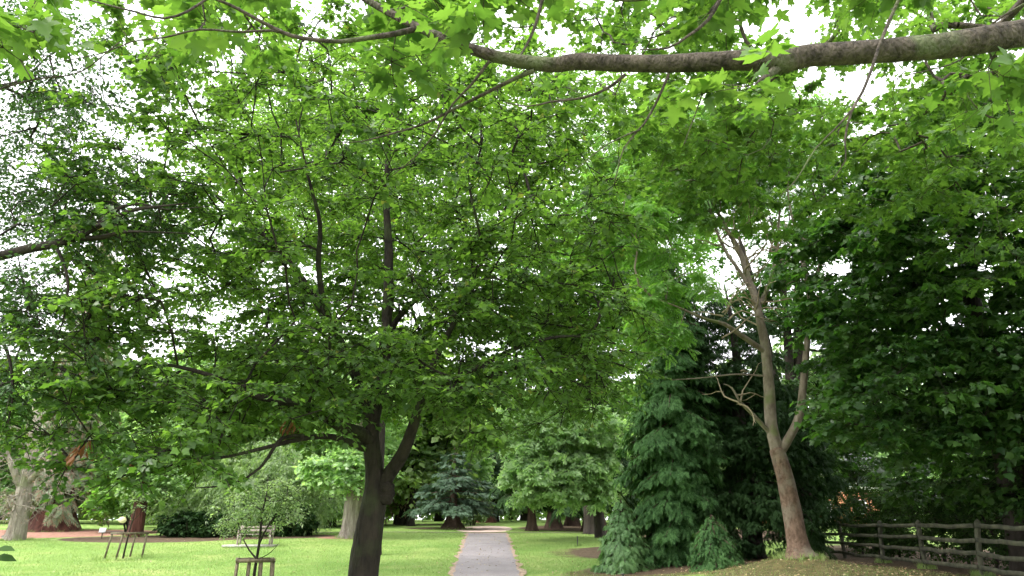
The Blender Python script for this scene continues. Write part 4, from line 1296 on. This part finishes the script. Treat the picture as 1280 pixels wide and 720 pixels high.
# ================================================================== HEDGE AND HOUSE BEYOND THE FENCE
def fence_pt(Y):
    return np.array([np.interp(Y, [11, 18.5, 25, 31], [10.15, 11.1, 11.9, 12.2]), Y])
hx = [(fence_pt(Y)[0] + 1.6, Y) for Y in np.arange(13, 32.1, 1.6)]
hl = [(x, y, 1.5, .75, 1.0, .75) for x, y in hx]
hz = gz(13, 22)
htr = [wpoly([[x, y, hz - .05, .05], [x + .1, y, hz + .8, .04], [x - .1, y + .2, hz + 1.6, .015]], .25) for x, y in hx]
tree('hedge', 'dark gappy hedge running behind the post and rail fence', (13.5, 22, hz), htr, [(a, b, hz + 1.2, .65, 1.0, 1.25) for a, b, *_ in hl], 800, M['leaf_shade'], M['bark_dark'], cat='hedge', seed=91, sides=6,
     twig_kw=dict(twigs=5, length=.35, leaves=11, size=.10, tpl=OVAL, flat=.3, twig_r=.003, extent=.04), sample_kw=dict(hollow=.1, clump=.6, cs=.7), grow_kw=dict(seg=.3, r_tip=.004))

for i, (bx_, by_, lab) in enumerate(((15.8, 33.5, 'dark holly mass between the pale-barked tree and the slender tree'), (17.6, 27.5, 'dark holly mass behind the middle of the fence'),
                                     (17.2, 21.5, 'dark holly mass at the right edge behind the fence'))):
    bush('holly_bush', lab, bx_, by_, [(0, 0, 2.0, 1.9, 2.3, 1.9), (0, 1, 3.2, 1.5, 1.8, 1.3)], 260, M['leaf_shade'], 120 + i, .13, OVAL, height=3, leaves=10, length=.5, flat=.3)  # dark mass set behind the fence; its shade is in the leaf colour

hb = np.array([30.5, 74.0, gz(30.5, 74)])
house = empty('house', hb, 'brick and white house glimpsed through leaves beyond the fence', 'house')
w = MB(); w.box((0, 4, 1.5), (11, 7, 3.0)); w.build('brick_wall', M['brick'], house)
w = MB(); w.box((0, 4, 4.1), (11.04, 7.04, 2.2)); w.build('upper_wall', M['render'], house)
w = MB(); w.add([[-5.9, 0, 5.2], [5.9, 0, 5.2], [5.9, 8, 5.2], [-5.9, 8, 5.2], [-5.9, 4, 8], [5.9, 4, 8]], tris=[[0, 4, 3], [1, 2, 5]], quads=[[0, 1, 5, 4], [2, 3, 4, 5], [0, 3, 2, 1]])
rf = w.build('roof', M['slate'], house)
w = MB(); w.box((3, 4, 8.1), (.9, .7, 1.6)); w.build('chimney', M['brick'], rf)
for (wx, wz) in ((-3.6, 1.6), (-.5, 4.1), (3.4, 4.1), (-3.6, 4.1), (3.4, 1.6)):
    w = MB()
    for (a, b, c, d) in ((0, .62, 1.4, .1), (0, -.62, 1.4, .1), (-.65, 0, .1, 1.14), (.65, 0, .1, 1.14), (0, 0, .06, 1.14)):
        w.box((wx + a, .44, wz + b), (c, .12, d))
    f_ = w.build('window', M['white'], house)
    w = MB(); w.box((wx, .47, wz), (1.2, .05, 1.14)); w.build('pane', M['glass'], f_)
w = MB(); w.box((.2, .45, 1.05), (.95, .1, 2.1)); w.build('door', M['white'], house)

# ================================================================== THE FENCE
fb = fence_pt(22)
froot = empty('wooden_fence', (fb[0], fb[1], gz(fb[0], fb[1])), 'weathered four-rail post and rail fence at the lower right', 'fence')
fo = np.array([fb[0], fb[1], gz(fb[0], fb[1])])
PY = [12.2, 15.4, 18.5, 21.7, 25.0, 28.2, 31.4]
g = np.random.default_rng(77)
tops = []
for Y in PY:
    x, y = fence_pt(Y)
    z = gz(x, y)
    m = MB()
    lean = g.normal(0, .05, 2)
    if Y == 18.5:
        lean = np.array([.02, -.16])
    s = np.array([x, y, z - .1])
    e = np.array([x + lean[0], y + lean[1], z + 1.24])
    mid = (s + e) / 2 + np.array([g.normal(0, .02), g.normal(0, .03), 0])
    m.tube(spline(np.array([s, mid, e]), .25), np.full(len(spline(np.array([s, mid, e]), .25)), .065), 7, .08, seed=int(Y))
    m.build('post', M['fence_wood'], froot, False, fo)
    tops.append((s + [0, 0, .1], e))
for a, b in zip(tops[:-1], tops[1:]):
    for h in (.20, .52, .84, 1.16):
        pa = a[0] + (a[1] - a[0]) * (h / 1.24) + np.array([-.085, 0, g.normal(0, .012)])
        pbb = b[0] + (b[1] - b[0]) * (h / 1.24) + np.array([-.085, 0, g.normal(0, .012)])
        ov_ = (pbb - pa) * .012
        m = MB()
        k = 6
        P = np.array([pa + ov_ + (pbb - pa - 2 * ov_) * t for t in np.linspace(0, 1, k)])
        P[1:-1] += g.normal(0, .012, (k - 2, 3))
        P[:, 2] -= .02 * np.sin(np.linspace(0, math.pi, k))
        for q in range(k - 1):
            pass
        # one bent board
        hw, hh = .018, .05
        v = []
        for p in P:
            v += [p + [-hw, 0, -hh], p + [hw, 0, -hh], p + [hw, 0, hh], p + [-hw, 0, hh]]
        qd = []
        for q in range(k - 1):
            o_ = q * 4
            for r_ in range(4):
                qd.append([o_ + r_, o_ + (r_ + 1) % 4, o_ + 4 + (r_ + 1) % 4, o_ + 4 + r_])
        qd += [[3, 2, 1, 0], [(k - 1) * 4 + i for i in range(4)]]
        m.add(np.array(v), quads=qd)
        m.build('rail', M['fence_wood'], froot, False, fo)

# ================================================================== SAPLINGS AND THEIR CAGES
def cage(name, label, x, y, w, h, splay, n_side, seed, rot=.3, tilt=0.0):
    z = gz(x, y)
    root = empty(name, (x, y, z), label, 'tree guard', 'timber sapling guards on the lawn')
    g = np.random.default_rng(seed)
    c, s = math.cos(rot), math.sin(rot)
    Rz = np.array([[c, -s, 0], [s, c, 0], [0, 0, 1]])
    hw = w / 2
    cr = [(-hw, -hw), (hw, -hw), (hw, hw), (-hw, hw)]
    for i in range(4):
        a, b = np.array(cr[i]), np.array(cr[(i + 1) % 4])
        for k in range(n_side):
            p = a + (b - a) * k / n_side
            q = p * (1 - splay)
            m = MB()
            m.beam(Rz @ np.array([p[0] + tilt * 0, p[1], -.06]), Rz @ np.array([q[0] + tilt, q[1], h + g.normal(0, .01)]), .06, .05, (0, 1, .01))
            m.build('stake', M['cage_wood'], root)
        m = MB()
        ext = (b - a) / np.linalg.norm(b - a) * (.05 if i % 2 else -.0)
        a2, b2 = a * (1 - splay) * 1.08, b * (1 - splay) * 1.08
        zz = h - .05 + (.0 if i % 2 else .002)
        inset = (b2 - a2) / np.linalg.norm(b2 - a2) * .02 * (-1 if i % 2 else 1)
        m.beam(Rz @ np.array([a2[0] + tilt + inset[0], a2[1] + inset[1], zz]), Rz @ np.array([b2[0] + tilt - inset[0], b2[1] - inset[1], zz]), .03, .085)
        m.build('rail', M['cage_wood'], root)
    return root, z
x1, y1 = X_(321, 20), 20.0
cage('sapling_guard', 'nearer square timber guard, cut off by the bottom edge of the view', x1, y1, .92, .86, .08, 3, 1, .35)
x2, y2 = X_(156, 31), 31.0
cage('sapling_guard', 'farther splayed timber guard on the lawn before the red mulch', x2, y2, 1.0, 1.0, .06, 1, 2, .9, .12)
def sapling(name, label, x, y, h, stems, lobes, n, lm, seed, tw):
    z = gz(x, y)
    S = []
    for st in stems:
        S.append(wpoly([[x + a, y + b, z + c, r] for (a, b, c, r) in st], .12))
    return tree(name, label, (x, y, z), S[:1], [(x + l[0], y + l[1], z + l[2]) + tuple(l[3:]) for l in lobes], n, lm, M['bark_main'], seed=seed, limbs=S[1:], sides=8, twig_kw=tw,
                grow_kw=dict(seg=.18, bf=.2, jit=.05, r_tip=.004, power=.4), sample_kw=dict(hollow=.2, clump=.3, cs=.5))
sapling('young_tree', 'sparse young tree growing out of the nearer timber guard', x1, y1, 3, [
    [(0, 0, 0, .05), (.02, 0, .7, .04), (.06, 0, 1.3, .034), (.05, 0, 1.9, .026), (.12, 0, 2.5, .014), (.1, 0, 2.9, .006)],
    [(.02, 0, .85, .024), (-.2, .05, 1.05, .02), (-.45, .1, 1.4, .014), (-.62, .1, 1.8, .006)],
    [(.05, 0, 1.2, .028), (.25, -.1, 1.6, .022), (.55, -.1, 2.1, .014), (.8, -.1, 2.45, .006)],
    [(.03, 0, .8, .01), (.35, .1, 1.0, .008), (.55, .1, 1.25, .004)]],
    [(0, 0, 2.2, 1.0, .8, .75, 1), (-.6, 0, 1.7, .5, .4, .35, 1), (.5, 0, 2.3, .6, .5, .5, 1)], 135, M['leaf_olive'], 92, dict(twigs=4, length=.3, leaves=7, size=.075, tpl=OVAL, flat=.3, droop=.3, twig_r=.003, extent=.02))
sapling('young_tree', 'tiny thin young tree inside the farther splayed guard', x2, y2, 2, [
    [(0, 0, 0, .04), (.05, 0, .6, .035), (.12, 0, 1.2, .028), (.2, 0, 1.8, .016), (.28, 0, 2.2, .006)],
    [(.12, 0, 1.2, .015), (-.1, 0, 1.5, .01), (-.2, 0, 1.9, .004)], [(.15, 0, 1.4, .012), (.4, 0, 1.7, .009), (.55, 0, 2.1, .004)]],
    [(.15, 0, 2.1, .7, .5, .5, 1)], 26, M['leaf_olive'], 93, dict(twigs=3, length=.25, leaves=5, size=.08, tpl=OVAL, flat=.3, twig_r=.004, extent=.02))
# round pale disc on the far sapling
dc = at(153, 650, 30.6)
m = MB()
a = np.linspace(0, 6.283, 20, endpoint=False)
rim = np.stack([np.cos(a) * .155, np.zeros(20), np.sin(a) * .125], 1)
m.add(np.concatenate([rim + [0, -.012, 0], rim + [0, .012, 0], [[0, -.016, 0], [0, .012, 0]]]),
      tris=[[40, i, (i + 1) % 20] for i in range(20)] + [[41, 20 + (i + 1) % 20, 20 + i] for i in range(20)], quads=[[i, 20 + i, 20 + (i + 1) % 20, (i + 1) % 20] for i in range(20)])
disc = m.build('label_disc', M['cream'])
disc.location = tuple(dc)
disc.rotation_euler = (R(-10), R(12), R(8))
tag(disc, 'round cream disc hanging on the young tree in the farther guard', 'plant label')
# small white sign on the mulch
wx, wy = X_(125, 41), 41.0
ws = empty('small_sign', (wx, wy, gz(wx, wy)), 'small white sign on a short stake beside the mulch', 'sign')
m = MB(); m.box((0, 0, .42), (.34, .03, .24), [[1, 0, 0], [0, .94, .34], [0, -.34, .94]]); m.build('panel', M['white'], ws)
m = MB(); m.box((0, .03, .15), (.05, .03, .42)); m.build('stake', M['cage_wood'], ws)
# lawn stakes right of the path
for i, (px, Y, h, lab) in enumerate(((722, 36.5, .42, 'short dark stake in the lawn before the evergreen row'), (777, 23.3, .2, 'stubby black peg at the bottom edge of the lawn'))):
    x = X_(px, Y)
    m = MB()
    m.tube([[0, 0, -.05], [0, 0, h * .6], [.01, 0, h]], [.03, .028, .024], 8)
    m.box((.0, 0, h * .96), (.085, .085, .03))
    o = m.build('ground_stake', M['iron'])
    o.location = (x, Y, gz(x, Y))
    tag(o, lab, 'stake')

# ================================================================== THE BENCH
bx, by = X_(318, 36.5), 36.5
bz = gz(bx, by)
m = MB(); m.box((0, 0, 0), (2.3, 1.3, .10))
sl = m.build('concrete_slab', M['slab']); sl.location = (bx - .15, by, bz + .03)
sl['kind'] = 'structure'
bz += .08
bench = empty('park_bench', (bx, by, bz), 'pale weathered wooden bench on a concrete slab', 'bench')
bench.rotation_euler = (0, 0, R(180 + 4))
for sx_ in (-.74, .74):
    m = MB(); m.box((sx_, .22, .22), (.07, .07, .44)); m.build('leg', M['bench_wood'], bench)
    m = MB(); m.beam((sx_, -.20, 0), (sx_, -.33, .86), .07, .07, (1, 0, 0)); m.build('leg', M['bench_wood'], bench)
    m = MB(); m.box((sx_, -.02, .63), (.08, .56, .05)); m.box((sx_, .22, .535), (.06, .06, .14)); m.build('armrest', M['bench_wood'], bench)
m = MB()
for k in range(4):
    m.box((0, -.18 + .125 * k, .46), (1.62, .10, .035))
m.build('seat', M['bench_wood'], bench)
m = MB()
for k in range(2):
    m.box((0, -.225 - .022 * k * 2.2 - .02, .62 + .16 * k), (1.62, .03, .12))
m.build('backrest', M['bench_wood'], bench)

# ================================================================== LEAF SPRIG AT THE BOTTOM LEFT
s0 = np.array([-3.95, 5.0, gz(-3.95, 5)])
sp_ = [wpoly([[*s0, .02], [-3.9, 5, .6, .016], [-3.75, 5, 1.15, .01], [-3.5, 5.0, 1.38, .005], [-3.34, 5.0, 1.42, .003]], .1)]
ss = tree('leafy_shrub', 'small shrub whose dark leaf tips poke in at the bottom left corner', s0, sp_, [(-3.95, 5, .8, .35, .35, .5, 1)], 24, M['leaf_dark'], M['bark_main'], cat='bush', seed=95, sides=6,
     twig_kw=dict(twigs=3, length=.2, leaves=5, size=.11, tpl=OVAL, twig_r=.002), extra=None)
m = MB()
place_leaves(m, OVAL, np.array([at(-6, 687, 5), at(-8, 697, 5)]), np.array([[1, -.1, .12], [1, .1, .0]]), np.array([[0, -.5, 1.0], [0, -.6, 1.0]]), np.array([.13, .14]))
m.build('leaf_spray', M['leaf_shade'], ss[0], False, s0)
